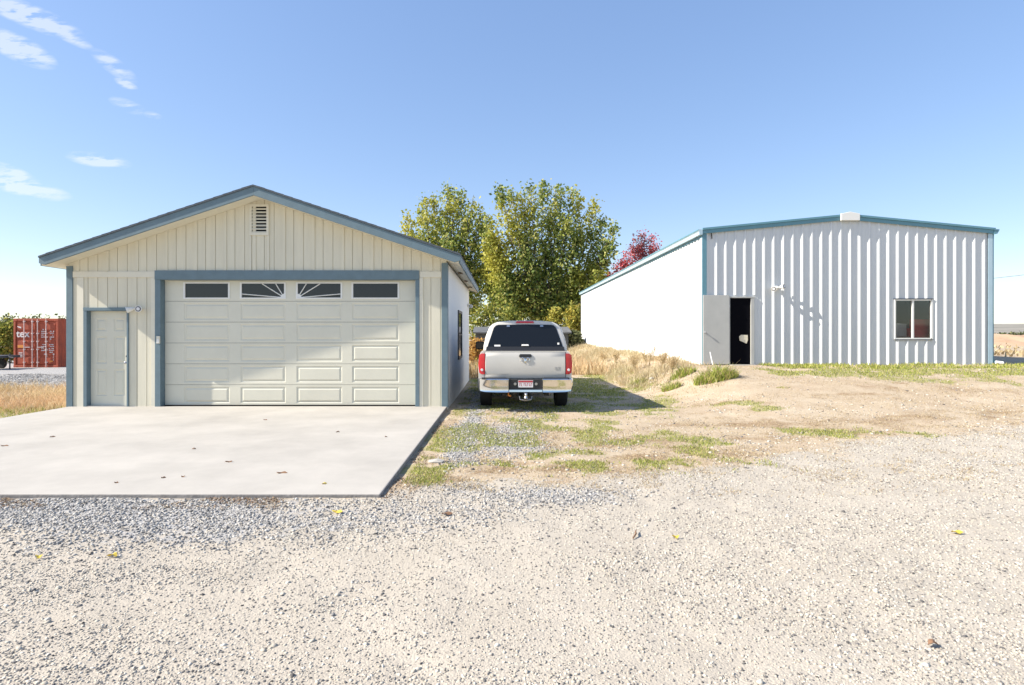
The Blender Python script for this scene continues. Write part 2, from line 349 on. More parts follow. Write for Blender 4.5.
# ------------------------------------------------------------------ stones (stuff)
def ico():
    t = (1+5**.5)/2
    v = np.array([(-1, t, 0), (1, t, 0), (-1, -t, 0), (1, -t, 0), (0, -1, t), (0, 1, t), (0, -1, -t), (0, 1, -t), (t, 0, -1), (t, 0, 1), (-t, 0, -1), (-t, 0, 1)], float)
    f = np.array([(0, 11, 5), (0, 5, 1), (0, 1, 7), (0, 7, 10), (0, 10, 11), (1, 5, 9), (5, 11, 4), (11, 10, 2), (10, 7, 6), (7, 1, 8), (3, 9, 4), (3, 4, 2), (3, 2, 6), (3, 6, 8), (3, 8, 9), (4, 9, 5), (2, 4, 11), (6, 2, 10), (8, 6, 7), (9, 8, 1)])
    return v/np.linalg.norm(v[0]), f
IV, IF = ico()
def stones(name, x, y, size, m, sink=.25):
    k = len(x); z = height(x, y)
    v = IV[None]*(1+R.uniform(-.28, .28, (k, 12, 1)))
    sc = size[:, None]*np.stack([R.uniform(.8, 1.3, k), R.uniform(.6, 1, k), R.uniform(.4, .75, k)], 1)
    v = v*sc[:, None]
    a = R.uniform(0, 6.28, k); ca, sa = np.cos(a)[:, None], np.sin(a)[:, None]
    vx = v[..., 0]*ca-v[..., 1]*sa; vy = v[..., 0]*sa+v[..., 1]*ca
    tl = R.uniform(-.4, .4, (k, 1)); vz = v[..., 2]+vx*tl
    P_ = np.stack([vx+x[:, None], vy+y[:, None], vz+(z+sc[:, 2]*sink)[:, None]], -1).reshape(-1, 3)
    I = (IF[None]+12*np.arange(k)[:, None, None]).ravel()
    return fast_mesh(name, P_, 3, I, m)
def visible(x, y): return (np.abs(x/y) < .98)
def notslab(x, y): return ~((x > -9.5) & (x < -1.2) & (y > 5.63))
# road stones, density falling with distance
N = 460000
y = 2.3*(14/2.3)**R.rand(N); x = (R.rand(N)*1.95-.97)*y
keep = (R.rand(N) < roadmask(x, y)*np.clip(1.0*(y/4)**.7*.40, 0, 1)) & notslab(x, y) & (R.rand(N) < np.clip(.35+2.0*(fbm(x*.9, y*2.0, 71, 4)-.35), .4, 1))
x, y = x[keep], y[keep]
sz = .0028+.0070*R.rand(len(x))**2.8+.0006*y; sz = np.where(R.rand(len(x)) < .012, sz*1.8, sz)
o = stones('gravel', x, y, sz, 'stones', .04); tag(o, kind='stuff')
N = 500000
y = 3.0*(24/3.0)**R.rand(N); x = (R.rand(N)*1.95-.97)*y
gm_ = greymask(x, y); keep = (R.rand(N) < gm_*np.clip(.075*y, 0, .7)) & notslab(x, y)
x, y = x[keep], y[keep]
sz = .006+.008*R.rand(len(x))**2+.0006*y
o = stones('grey_gravel', x, y, sz, 'stones_grey', .35); tag(o, kind='stuff')
N = 8000
y = 5.8*(20/5.8)**R.rand(N); x = (R.rand(N)*1.2-.25)*y
keep = notslab(x, y) & (R.rand(N) < (1-roadmask(x, y))*(fbm(x, y, 81, 3) > .45)) & ~((x > 6.3) & (y > 18.1)) & (x > -1.1)
x, y = x[keep], y[keep]
o = stones('pebbles', x, y, .006+.02*R.rand(len(x))**4+.0006*y, 'stones', .1); tag(o, kind='stuff')

# ------------------------------------------------------------------ grass blades (stuff)
def blades(name, x, y, h, w, m, lean=.35, z=None, parent=None):
    k = len(x); z = height(x, y)-.01 if z is None else z
    a = R.uniform(0, 6.28, k); b = R.uniform(0, 6.28, k)
    dx, dy = np.cos(a)*w/2, np.sin(a)*w/2
    lx, ly = np.cos(b)*h*lean*R.rand(k), np.sin(b)*h*lean*R.rand(k)
    p0 = np.stack([x-dx, y-dy, z], 1); p1 = np.stack([x+dx, y+dy, z], 1)
    p2 = np.stack([x+dx*.7+lx*.35, y+dy*.7+ly*.35, z+h*.55], 1); p3 = np.stack([x-dx*.7+lx*.35, y-dy*.7+ly*.35, z+h*.55], 1)
    p4 = np.stack([x+lx+dx*.2, y+ly+dy*.2, z+h*(1-.35*lean*R.rand(k))], 1); p5 = np.stack([x+lx-dx*.2, y+ly-dy*.2, p4[:, 2]], 1)
    V = np.stack([p0, p1, p2, p3, p4, p5], 1).reshape(-1, 3); B = 6*np.arange(k)[:, None]
    I = np.concatenate([B+[0, 1, 2, 3], B+[3, 2, 4, 5]], 1).ravel()
    return fast_mesh(name, V, 4, I, m, parent)
def outside(x, y): return notslab(x, y) & ~((x > -9.6) & (x < -1.1) & (y > 5.6) & (y < 20.6)) & ~((x > 6.33) & (x < 15.7) & (y > 18.1))
N = 260000
y = 5.6*(24/5.6)**R.rand(N); x = (R.rand(N)*1.25-.25)*y
k = (R.rand(N) < greenmask(x, y)*.9) & outside(x, y)
x, y = x[k], y[k]
o = blades('short_grass', x, y, R.uniform(.02, .055, len(x))*(1+.4*(y > 15)), .006+.0006*y, 'grass_green', .9); tag(o, kind='stuff')
# dry litter on the dirt
N = 90000
y = 5.8*(20/5.8)**R.rand(N); x = (R.rand(N)*1.25-.25)*y
k = (R.rand(N) < (1-roadmask(x, y))*np.clip((fbm(x*1.2, y*2.2, 91, 4)-.42)*5, 0, 1)) & outside(x, y)
x, y = x[k], y[k]
o = blades('dry_stubble', x, y, R.uniform(.012, .04, len(x)), .006+.0005*y, 'straw_pale', 1.6); tag(o, kind='stuff')
N = 9000
x = R.uniform(-5.6, -1.2, N); y = 5.63-R.rand(N)**1.6*.32; k = (fbm(x*1.6, y*3, 95, 3) > .5)
N2 = 4000; x2 = -1.19+R.rand(N2)**1.6*.3; y2 = R.uniform(5.6, 12.2, N2); k2 = (fbm(x2*3, y2*1.6, 96, 3) > .47)
x = np.concatenate([x[k], x2[k2]]); y = np.concatenate([y[k], y2[k2]])
o = blades('leaf_litter', x, y, R.uniform(.012, .035, len(x)), .012, 'litter', 1.8); tag(o, kind='stuff')
N = 200000
y = 5.8*(20/5.8)**R.rand(N); x = (R.rand(N)*1.25-.25)*y
k = (R.rand(N) < np.clip((drymask(x, y)*.9+(fbm(x*2.5, y*3.5, 97, 4)-.5)*3.0-.15)*1.4, .06, .9)) & outside(x, y)
x, y = x[k], y[k]; kk = R.rand(len(x)) < .45
o = blades('dry_litter', x[kk], y[kk], R.uniform(.01, .03, kk.sum()), .007+.0006*y[kk], 'litter', 1.8); tag(o, kind='stuff')
o = blades('straw_litter', x[~kk], y[~kk], R.uniform(.012, .045, (~kk).sum()), .006+.0005*y[~kk], 'straw_pale', 1.6); tag(o, kind='stuff')
# tan dry grass beside the garage (left)
N = 26000
y = R.uniform(11.2, 17.3, N); x = R.uniform(-17.5, -9.62, N); dn = fbm(x*.9, y*.9, 101, 3)
k = R.rand(N) < np.clip((dn-.3)*3, 0.1, 1)
x, y = x[k], y[k]
o = blades('dry_grass', x, y, R.uniform(.10, .40, len(x))*sm(10.9, 13.5, y)*(.5+.9*dn[k]), .012, 'straw', 1.0); tag(o, kind='stuff')
N = 5000
y = R.uniform(9.6, 12.6, N); x = R.uniform(-13, -9.5, N)
o = blades('green_verge_grass', x, y, R.uniform(.03, .12, N), .012, 'grass_green', .8); tag(o, kind='stuff')
# weed bank left of the metal shed
N = 60000
y = R.uniform(14.3, 46, N); x = R.uniform(2.7, 6.35, N)
lo = 3.7+1.2*(1-sm(14.5, 18, y))-1.6*sm(24, 34, y); n_ = fbm(x*1.1, y*.7, 111, 3)
k = (x > lo+(n_-.5)*1.6) & (R.rand(N) < np.clip((n_-.36)*3.2+.5*sm(5.2, 6.2, x)*sm(16, 18, y), .3, 1)) & ~((y < 17) & (x > 5.6))
x, y, n_ = x[k], y[k], n_[k]
hh = R.uniform(.05, .40, len(x))**1.15*(.3+1.25*n_)*(.5+.6*sm(15, 20, y)); hh = np.where(R.rand(len(x)) < .03, hh*1.9, hh)
o = blades('dry_weeds', x, y, hh*.85, .010+.0003*y, 'straw_bank', 1.2); tag(o, kind='stuff')
# yellow-orange growth behind garage and truck
N = 26000
y = R.uniform(21.5, 42, N); x = R.uniform(-3.5, 4.2, N); n_ = fbm(x*.8, y*.5, 121, 3)
k = R.rand(N) < np.clip((n_-.35)*4, 0, 1)
x, y, n_ = x[k], y[k], n_[k]
o = blades('tall_dry_grass', x, y, R.uniform(.15, .65, len(x))*(.5+n_), .03, 'straw', .6); tag(o, kind='stuff')
# green strip at the foot of the shed
N = 16000
x = R.uniform(8.1, 24, N); y = 18.05-R.rand(N)**1.3*1.5; n_ = fbm(x*1.0, y*2, 131, 3)
k = (R.rand(N) < np.clip((n_-.3)*3.2, .08, 1)) & ~((x > 15.7) & (y > 17.9))
x, y = x[k], y[k]
o = blades('green_grass_strip', x, y, R.uniform(.03, .13, len(x)), .02, 'grass_green', .8); tag(o, kind='stuff')
# sage and dry brush on the field far right
N = 9000
y = R.uniform(24, 120, N); x = y*R.uniform(.6, 1.05, N); n_ = fbm(x*.12, y*.12, 141, 3)
k = (n_ > .5) & ~((x < 16.5) & (y < 48)); x, y = x[k], y[k]
o = blades('field_grass', x, y, R.uniform(.08, .3, len(x)), .12, 'straw_pale', .8); tag(o, kind='stuff')

# ------------------------------------------------------------------ leaf clouds, trees, shrubs
def leafcloud(name, cent, spread, per, size, m, parent, droop=0):
    """cent: (k,3) clump centres; per leaves round each"""
    k = len(cent); c = np.repeat(cent, per, 0); nn = len(c)
    d = R.normal(0, 1, (nn, 3)); c = c+d*spread*.5
    a = R.normal(0, 1, (nn, 3)); a /= np.linalg.norm(a, axis=1)[:, None]
    b = R.normal(0, 1, (nn, 3)); b -= (b*a).sum(1)[:, None]*a; b /= np.linalg.norm(b, axis=1)[:, None]
    s_ = (size*R.uniform(.6, 1.25, nn))[:, None]
    V = np.stack([c-a*s_*.5, c+b*s_*.32, c+a*s_*.5, c-b*s_*.32], 1).reshape(-1, 3)
    I = np.arange(nn*4)
    return fast_mesh(name, V, 4, I, m, parent)
def plume(px, py, base, r, Z0, zlow, n, yoff, lean_to):
    """clump centres filling an upright plume whose tip shows at (px,py)"""
    tip = np.array([WX(px, Z0), Z0+yoff, WZ(py, Z0)])
    t = R.rand(n)**.8
    foot = np.array([tip[0]*(1-lean_to)+base[0]*lean_to, base[1]+yoff*.4, zlow])
    ax = foot+(tip-foot)*t[:, None]
    rr = r*np.sin(np.clip(t, .0, 1)**.75*math.pi*.93+.18)
    rr = np.maximum(rr, .12)*(.35+.65*R.rand(n)**.5)
    a = R.uniform(0, 6.28, n)
    p = ax+np.stack([np.cos(a)*rr, np.sin(a)*rr, R.normal(0, .25, n)], 1)
    return p, foot, tip
def tree(name, label, cat, px, Z0, zg, tips, r, zlow, n, per, size, m, trunk_r, group=None, spread=.8, lean=.45, seed=0):
    bx_, by_ = WX(px, Z0), Z0
    root = thing(name, label, cat, (bx_, by_, zg), group)
    cs = []; wood = MB(); top = max(WZ(t[1], Z0) for t in tips)
    fork = zg+(top-zg)*.2
    wood.tube([(bx_, by_, zg-.2), (bx_+.05, by_, (zg+fork)/2), (bx_-.08, by_, fork), (bx_, by_, fork+(top-fork)*.5)], [trunk_r*1.25, trunk_r, trunk_r*.85, trunk_r*.3], 10)
    limbs = MB()
    for i, (tx, ty) in enumerate(tips):
        yo = (random.random()-.5)*r*3.2
        p, foot, tip = plume(tx, ty, (bx_, by_), r*(.8+.4*random.random()), Z0, zlow+random.random()*1.2, n, yo, lean)
        cs.append(p)
        f0 = Vector((bx_, by_, fork*(.8+.3*random.random()))); q = Vector(tip)
        mid = f0.lerp(Vector(foot).lerp(q, .35), .75)
        pts = [f0, f0.lerp(mid, .5)+Vector((random.uniform(-.2, .2), random.uniform(-.2, .2), .2)), mid, mid.lerp(q, .5)+Vector((random.uniform(-.2, .2), 0, 0)), q]
        limbs.tube(pts, [trunk_r*.42, trunk_r*.34, trunk_r*.24, trunk_r*.13, .02], 6)
        for b in range(5):
            s0 = mid.lerp(q, .1+.16*b); an = random.uniform(0, 6.28); L = r*random.uniform(.6, 1.1)
            limbs.tube([s0, s0+Vector((math.cos(an)*L*.6, math.sin(an)*L*.6, L*.35)), s0+Vector((math.cos(an)*L, math.sin(an)*L, L*.9))], [trunk_r*.11, trunk_r*.07, .01], 5)
    wood.build('trunk', 'bark', root, smooth=60); limbs.build('limbs', 'bark', root, smooth=60)
    leafcloud('crown', np.concatenate(cs), spread, per, size, m, root)
    return root
tree('poplar_tree', 'largest green and yellow leafy tree, behind the pickup truck between the two buildings', 'tree', 545, 56, -.2,
     [(488, 216), (483, 222), (486, 240), (500, 193), (511, 192), (520, 193), (530, 189), (544, 180), (556, 187), (563, 183), (575, 185), (582, 194), (597, 200), (606, 214), (612, 228), (492, 235), (606, 250), (530, 222), (566, 222), (550, 215), (514, 225), (580, 232), (500, 262), (596, 262), (535, 262), (515, 275), (575, 270), (478, 262), (484, 248), (490, 280), (560, 285), (543, 290), (598, 278)],
     1.35, 2.2, 118, 10, .33, 'leaves_green', .42, 'leafy trees behind the garage', .6)
tree('poplar_tree', 'smaller green and yellow leafy tree rising behind the right half of the garage roof', 'tree', 447, 58, -.2,
     [(407, 216), (419, 202), (427, 204), (434, 197), (447, 188), (455, 194), (461, 191), (474, 197), (480, 208), (412, 232), (440, 215), (465, 220), (425, 240), (450, 245), (474, 240), (476, 270), (470, 285)],
     1.35, 2.5, 112, 10, .33, 'leaves_green', .36, 'leafy trees behind the garage', .6)
tree('maple_tree', 'dark red tree whose top shows above the sloping roof edge of the metal shed', 'tree', 634, 54, .5,
     [(610, 272), (616, 266), (621, 261), (626, 254), (631, 247), (635, 240), (640, 234), (645, 234), (650, 238), (656, 240), (660, 245), (642, 246), (652, 248), (622, 262)],
     .42, 5.0, 60, 8, .2, 'leaves_red', .22, None, .4, .5)
def shrub(name, label, px, py_top, py_bot, wpx, Y, m, n=160, per=9, size=.14, group=None, cat='shrub', zg=None, ry=None):
    x0 = WX(px, Y); zg = float(height(x0, Y, False)) if zg is None else zg; zt = WZ(py_top, Y); hw = wpx/2/F*Y
    root = thing(name, label, cat, (x0, Y, zg), group)
    H = zt-zg; a = R.uniform(0, 6.28, n); u = R.rand(n)**.5; t = R.rand(n)
    lob = 1+.25*np.sin(a*3+px)+.15*np.sin(a*5+px*2)
    rr = hw*u*np.sqrt(np.clip(1-(2*t-.85)**2/1.4, .05, 1))*lob
    cen = np.stack([x0+np.cos(a)*rr, Y+np.sin(a)*rr*(ry or .8), zg+H*(.06+.9*t*(.75+.25*vnoise(a*2, t*3, int(px))))], 1)
    st = MB()
    for i in range(9):
        q = cen[i*7 % n]; st.tube([(x0+random.uniform(-.05, .05), Y, zg-.05), (x0*.5+q[0]*.5, Y*.5+q[1]*.5, zg+(q[2]-zg)*.55), tuple(q)], [.03*H/2, .02*H/2, .006], 5)
    st.build('stem', 'bark', root)
    leafcloud('foliage', cen, max(.22, H*.14), per, size, m, root)
    return root
shrub('shrub', 'bright yellow green shrub under the big tree, just right of the garage eave', 487, 300, 334, 34, 47, 'leaves_lime', 220, 10, .3)
shrub('shrub', 'yellow green shrub under the tree crown above the left side of the truck cab', 512, 306, 334, 26, 49, 'leaves_lime', 160, 9, .3)
shrub('shrub', 'yellowish green leafy shrub beside the far corner of the white shed wall', 575, 303, 345, 20, 50, 'leaves_yellow', 200, 9, .3)
shrub('shrub', 'dark tangled shrub low beside the far end of the white shed wall', 574, 330, 352, 16, 44, 'leaves_far', 200, 9, .22)
shrub('shrub', 'yellow leaved shrub showing above the right side of the truck canopy', 556, 306, 332, 30, 51, 'leaves_yellow', 200, 9, .3)
shrub('shrub', 'orange and yellow autumn bush between the garage side wall and the truck mirror', 476, 338, 372, 20, 27, 'leaves_orange', 200, 9, .14)
shrub('shrub', 'low yellow green bush at the back corner of the garage, beside the truck', 484, 362, 380, 16, 25, 'leaves_yellow', 120, 9, .12)
shrub('bush', 'round lime green bush left of the red shipping container', 5, 318, 352, 26, 33, 'leaves_lime', 320, 10, .17, cat='bush')
for k, (px, py, w) in enumerate([(8, 313, 16), (22, 315, 14), (34, 313, 15), (47, 317, 16), (60, 315, 14)]):
    t = shrub('distant_tree', ['thin dark distant treetop showing at the left end above the container and bush', 'dark distant treetop above the lettered left door of the container', 'dark distant treetop above the middle of the red container', 'dark distant treetop above the right door of the container', 'dark distant treetop above the right corner of the container beside the garage'][k],
              px, py, 340, w, 75, 'leaves_far', 110, 7, .35, 'distant trees behind the container', 'tree', zg=-.2)
for k, (px, w, top) in enumerate([(1001, 14, 332), (1012, 12, 333), (1022, 10, 333)]):
    shrub('sagebrush', ['dark scrub bush on the dirt bank closest to the shed corner', 'dark scrub bush in the middle of the dirt bank row', 'dark scrub bush at the right edge of the picture on the dirt bank'][k], px, top, 345, w, 58, 'leaves_far', 70, 8, .25, 'scrub bushes on the dirt bank', 'bush', zg=.8)

# ------------------------------------------------------------------ GARAGE
YF = 12.4; RX = -5.25; GL, GR_ = -9.48, -1.22; YB = 20.4; S = .333; TP = 4.72
T = lambda x: TP-S*abs(x-RX)
EL, ER = -9.76, -.90; Y0 = 11.96; Y1 = 20.95
gar = thing('garage', 'cream double garage with blue trim, gabled roof and a wide overhead door, left building', 'garage', (RX, YF, 0))
def vstrip(mb, x0, x1, y0, y1, zb, off=.2065):
    if x0 < RX < x1: vstrip(mb, x0, RX, y0, y1, zb, off); vstrip(mb, RX, x1, y0, y1, zb, off); return
    mb.prism([(x0, zb), (x1, zb), (x1, T(x1)-off), (x0, T(x0)-off)], y0, y1)
DL, DR = WX(165, 12.54), WX(416.5, 12.54)                 # overhead door opening
ML, MR = WX(91, 12.5), WX(130.5, 12.5); MT = WZ(311, 12.5)   # man door opening
DT = 2.76
cuts = [(GL+.01, ML-.02, -.03), (ML-.02, MR+.02, MT+.03), (MR+.02, DL-.02, -.03), (DL-.02, DR+.02, DT+.03), (DR+.02, GR_-.01, -.03)]
back = MB(); face = MB(); bat = MB()
for a, b, zb in cuts: vstrip(back, a, b, YF+.016, YF+.09, zb, .2065)
k = 0; xg = GL+.01
gro = []; bats = []
while xg < GR_-.02: gro.append(xg); xg += .2135
gro.append(GR_-.01)
for i in range(len(gro)-1):
    pts = sorted({gro[i]+.007, gro[i+1]-.007, *[c for cc in cuts for c in cc[:2] if gro[i]+.008 < c < gro[i+1]-.008]})
    for a, b in zip(pts[:-1], pts[1:]):
        mid = (a+b)/2; zb = [c[2] for c in cuts if c[0] <= mid <= c[1]][0]
        vstrip(face, a, b, YF, YF+.02, zb, .2065)
    if i % 3 == 1: bats.append((gro[i]-.035, gro[i]+.035))
wall = back.build('wall', 'siding', gar)
face.build('siding_boards', 'siding', wall)
for a, b in bats:
    bat = MB(); vstrip(bat, a, b, YF-.018, YF-.002, 2.95, .2075); bat.build('batten', 'siding', wall)
sw = MB()
for xx, sg in ((GL, 1), (GR_, -1)):
    yg = YF+.0
    sw.box(xx+sg*.014, xx+sg*.09, YF+.092, YB, -.12, T(xx)-.26)
    while yg < YB-.01:
        sw.box(xx, xx+sg*.012, yg+.006+(.01 if yg == YF else 0), min(yg+.2075, YB), -.10, T(xx)-.25); yg += .2135
sw.box(GL+.09, GR_-.09, YB-.1, YB, -.12, 3.0)
sw.build('side_walls', 'side_siding', gar)
bw = MB(); vstrip(bw, GL+.09, GR_-.09, YB-.1, YB, 3.0, .25); bw.build('rear_gable', 'siding', gar)
# roof: shingles, deck with soffit, barge boards, fascia
roof = MB()
for e in (EL, ER):
    sh_ = [(e, T(e)), (RX, TP), (RX, TP-.035), (e, T(e)-.035)]
    roof.prism(sh_, Y0-.02, Y1+.02)
rf = roof.build('roof', 'shingle', gar)
for i in range(60):   # course edges of the shingles on both slopes are carried by small steps
    pass
st = MB()
for sg in (-1, 1):
    L = 4.3; nst = 22
    for i in range(nst):
        a = i/nst; x0 = RX+sg*(.05+L*a); x1 = RX+sg*(.05+L*(a+1/nst))
        st.prism([(x0, T(x0)+.001), (x1, T(x1)+.008), (x1, T(x1)+.0005), (x0, T(x0)+.0004)], Y0-.021, Y1+.021)
st.build('shingle_course', 'shingle', rf)
dk = MB()
for e, w in ((EL, 1), (ER, -1)):
    e2 = e+w*.03; dk.prism([(e2, T(e2)-.037), (RX, TP-.037), (RX, TP-.205), (e2, T(e2)-.205)], Y0+.045, Y1-.045)
dk.build('soffit', 'cream_paint', rf)
for y0_, y1_ in ((Y0, Y0+.042), (Y1-.042, Y1)):
    bg = MB(); bg.prism([(EL, T(EL)-.037), (RX-.001, TP-.037), (RX-.001, TP-.222), (EL+.12, T(EL+.12)-.222), (EL, T(EL)-.15)], y0_, y1_).build('barge_board', 'blue_paint', rf, bevel=.004)
    bg = MB(); bg.prism([(ER, T(ER)-.037), (RX+.001, TP-.037), (RX+.001, TP-.222), (ER-.12, T(ER-.12)-.222), (ER, T(ER)-.15)], y0_, y1_).build('barge_board', 'blue_paint', rf, bevel=.004)
fa = MB()
fa.box(EL-.0, EL+.028, Y0+.044, Y1-.044, T(EL)-.2, T(EL)-.04); fa.build('fascia', 'blue_paint', rf)
fa = MB(); fa.box(ER-.028, ER, Y0+.044, Y1-.044, T(ER)-.2, T(ER)-.04); fa.build('fascia', 'blue_paint', rf)
for yy in (14.2, 16.4, 18.6):
    xv = ER-.18; bx('soffit_vent', 'brown_wood', rf, xv-.06, xv+.06, yy, yy+.35, T(xv)-.229, T(xv)-.222)
# corner trim, band, door trims
for a, b in ((GL-.02, GL+.115), (GR_-.115, GR_+.02)):
    bx('corner_trim', 'blue_paint', gar, a, b, YF-.028, YF-.001, -.02, T(GL if a < RX else GR_)-.255, bevel=.004)
bx('corner_trim', 'blue_paint', gar, GR_+.002, GR_+.022, YF, YF+.1, -.02, T(GR_)-.26)
bx('corner_trim', 'blue_paint', gar, GL-.022, GL-.002, YF, YF+.1, -.02, T(GL)-.26)
b0, b1 = WZ(277.5, YF), WZ(271.5, YF)
hL, hR = DL-.12, DR+.085
bx('band_board', 'cream_paint', gar, GL+.12, hL-.003, YF-.026, YF-.001, b0, b1, bevel=.003)
bx('band_board', 'cream_paint', gar, hR+.003, GR_-.12, YF-.026, YF-.001, b0, b1, bevel=.003)
YT = YF-.032
bx('trim_board', 'cream_paint', gar, ML-.22, ML-.08, YF-.02, YF-.001, 0, b0-.003)
bx('trim_board', 'cream_paint', gar, hL-.09, hL-.003, YF-.02, YF-.001, 0, b0-.003)
bx('trim_board', 'cream_paint', gar, hR+.003, hR+.08, YF-.02, YF-.001, 0, b0-.003)
fr = MB().box(hL, DL, YT, YF+.14, 0, DT).box(DR, hR, YT, YF+.14, 0, DT).box(hL, hR, YT-.012, YF+.14, DT+.001, b1+.02)
fr.build('garage_door_frame', 'blue_paint', gar, bevel=.004)
md_ = MB().box(ML-.075, ML, YT, YF+.10, 0, MT).box(MR, MR+.035, YT, YF+.10, 0, MT).box(ML-.075, MR+.035, YT-.006, YF+.10, MT+.001, MT+.07)
md_.build('entry_door_frame', 'blue_paint', gar, bevel=.003)

# overhead door
YD = 12.54; od = MB(); rows = 6; rh = DT/rows
colx = [(184, 229.5), (240.5, 285.5), (296.5, 342), (352, 399)]; colx = [(WX(a, YD), WX(b, YD)) for a, b in colx]
def nested(mb, x0, x1, z0, z1, y):      # raised panel with a moulded groove
    L = [(0, 0), (.018, .013), (.032, .013), (.06, .002), (.065, .0)]
    rings = [[(x0+d, y+e, z0+d), (x1-d, y+e, z0+d), (x1-d, y+e, z1-d), (x0+d, y+e, z1-d)] for d, e in L]
    for a, b in zip(rings[:-1], rings[1:]):
        mb.add(a+b, [(i, (i+1) % 4, 4+(i+1) % 4, 4+i) for i in range(4)])
    mb.add(rings[-1], [(0, 1, 2, 3)])
def holed(mb, x0, x1, z0, z1, holes, y):   # flat face with panel holes in a row
    zs0, zs1 = holes[0][2], holes[0][3]; cx = x0
    for hx0, hx1, hz0, hz1 in holes:
        mb.add([(cx, y, zs0), (hx0, y, zs0), (hx0, y, zs1), (cx, y, zs1)], [(0, 1, 2, 3)]); cx = hx1
    mb.add([(cx, y, zs0), (x1, y, zs0), (x1, y, zs1), (cx, y, zs1)], [(0, 1, 2, 3)])
    mb.add([(x0, y, z0), (x1, y, z0), (x1, y, zs0), (x0, y, zs0)], [(0, 1, 2, 3)])
    mb.add([(x0, y, zs1), (x1, y, zs1), (x1, y, z1), (x0, y, z1)], [(0, 1, 2, 3)])
ovd = None
for r in range(rows):
    z0 = r*rh+.004+(.012 if r == 0 else 0); z1 = (r+1)*rh-.003
    mb = MB(); pz0, pz1 = r*rh+.055, (r+1)*rh-.045
    holes = [(a, b, pz0, pz1) for a, b in colx]
    holed(mb, DL+.003, DR-.003, z0, z1, holes, YD)
    for a, b, c, d in holes:
        if r < 5: nested(mb, a, b, c, d, YD)
    mb.add([(DL+.003, YD, z0), (DR-.003, YD, z0), (DR-.003, YD+.04, z0), (DL+.003, YD+.04, z0)], [(0, 1, 2, 3)])
    mb.add([(DL+.003, YD, z1), (DR-.003, YD, z1), (DR-.003, YD+.04, z1), (DL+.003, YD+.04, z1)], [(0, 1, 2, 3)])
    if ovd is None:
        ovd = MB().box(DL, DR, YD+.041, YD+.06, .005, DT).build('overhead_door', 'dark_frame', gar)
        ovd['label'] = 'wide cream sectional garage door with a row of small windows on top'
    mb.build('door_section', 'door_paint', ovd)
for i, (a, b) in enumerate(colx):
    c, d = 5*rh+.052, 6*rh-.042; w_ = .028
    f = MB().box(a-.01, a+w_, YD-.012, YD+.02, c, d).box(b-w_, b+.01, YD-.012, YD+.02, c, d).box(a+w_, b-w_, YD-.012, YD+.02, c, c+w_).box(a+w_, b-w_, YD-.012, YD+.02, d-w_, d)
    if i in (1, 2):
        sx = b-w_ if i == 1 else a+w_; dr = -1 if i == 1 else 1; W_ = b-a-2*w_; H_ = d-c-2*w_
        for tx, tz in ((1.0, .26), (.52, .98), (.20, .98)):
            f.tube([(sx, YD+.002, c+w_), (sx+dr*W_*tx, YD+.002, c+w_+H_*tz)], .011, 6)
        f.prism([(sx, c+w_), (sx+dr*.09, c+w_), (sx+dr*.06, c+w_+.06), (sx, c+w_+.09)], YD-.008, YD+.01)
    f.build('window_frame', 'white_paint', ovd)
    bx('window_pane', 'glass_dark', ovd, a+w_, b-w_, YD+.012, YD+.02, c+w_, d-w_)
bx('bottom_seal', 'black_plastic', ovd, DL+.01, DR-.01, YD+.005, YD+.03, .0012, .018)

# entry door: six raised panels
YM = 12.49; ed = MB(); w = MR-ML; dd = MB()
zrows = [(.22, .80), (.93, 1.52), (1.64, 1.92)]
xc = [(ML+.11, ML+.11+.25), (MR-.11-.25, MR-.11)]
zprev = .012
for (za, zb_) in zrows:
    dd.add([(ML+.004, YM, zprev), (MR-.004, YM, zprev), (MR-.004, YM, za), (ML+.004, YM, za)], [(0, 1, 2, 3)])
    cx = ML+.004
    for a, b in xc:
        dd.add([(cx, YM, za), (a, YM, za), (a, YM, zb_), (cx, YM, zb_)], [(0, 1, 2, 3)]); nested(dd, a, b, za, zb_, YM); cx = b
    dd.add([(cx, YM, za), (MR-.004, YM, za), (MR-.004, YM, zb_), (cx, YM, zb_)], [(0, 1, 2, 3)]); zprev = zb_
dd.add([(ML+.004, YM, zprev), (MR-.004, YM, zprev), (MR-.004, YM, MT-.004), (ML+.004, YM, MT-.004)], [(0, 1, 2, 3)])
edo = dd.build('entry_door', 'door_paint', gar)
bx('door_core', 'door_paint', edo, ML+.002, MR-.002, YM+.02, YM+.045, .002, MT-.002)
kx = MR-.06
MB().tube([(kx, YM+.001, .95), (kx, YM-.02, .95), (kx, YM-.045, .95), (kx, YM-.075, .95), (kx, YM-.085, .95)], [.032, .012, .022, .03, .015], 14).build('door_knob', 'alloy', edo, smooth=40)
MB().tube([(kx, YM+.001, 1.09), (kx, YM-.02, 1.09), (kx, YM-.025, 1.09)], [.028, .026, .015], 14).build('deadbolt', 'dark_frame', edo, smooth=40)
bx('threshold', 'alloy', gar, ML, MR, YF-.02, YM+.04, .001, .014)
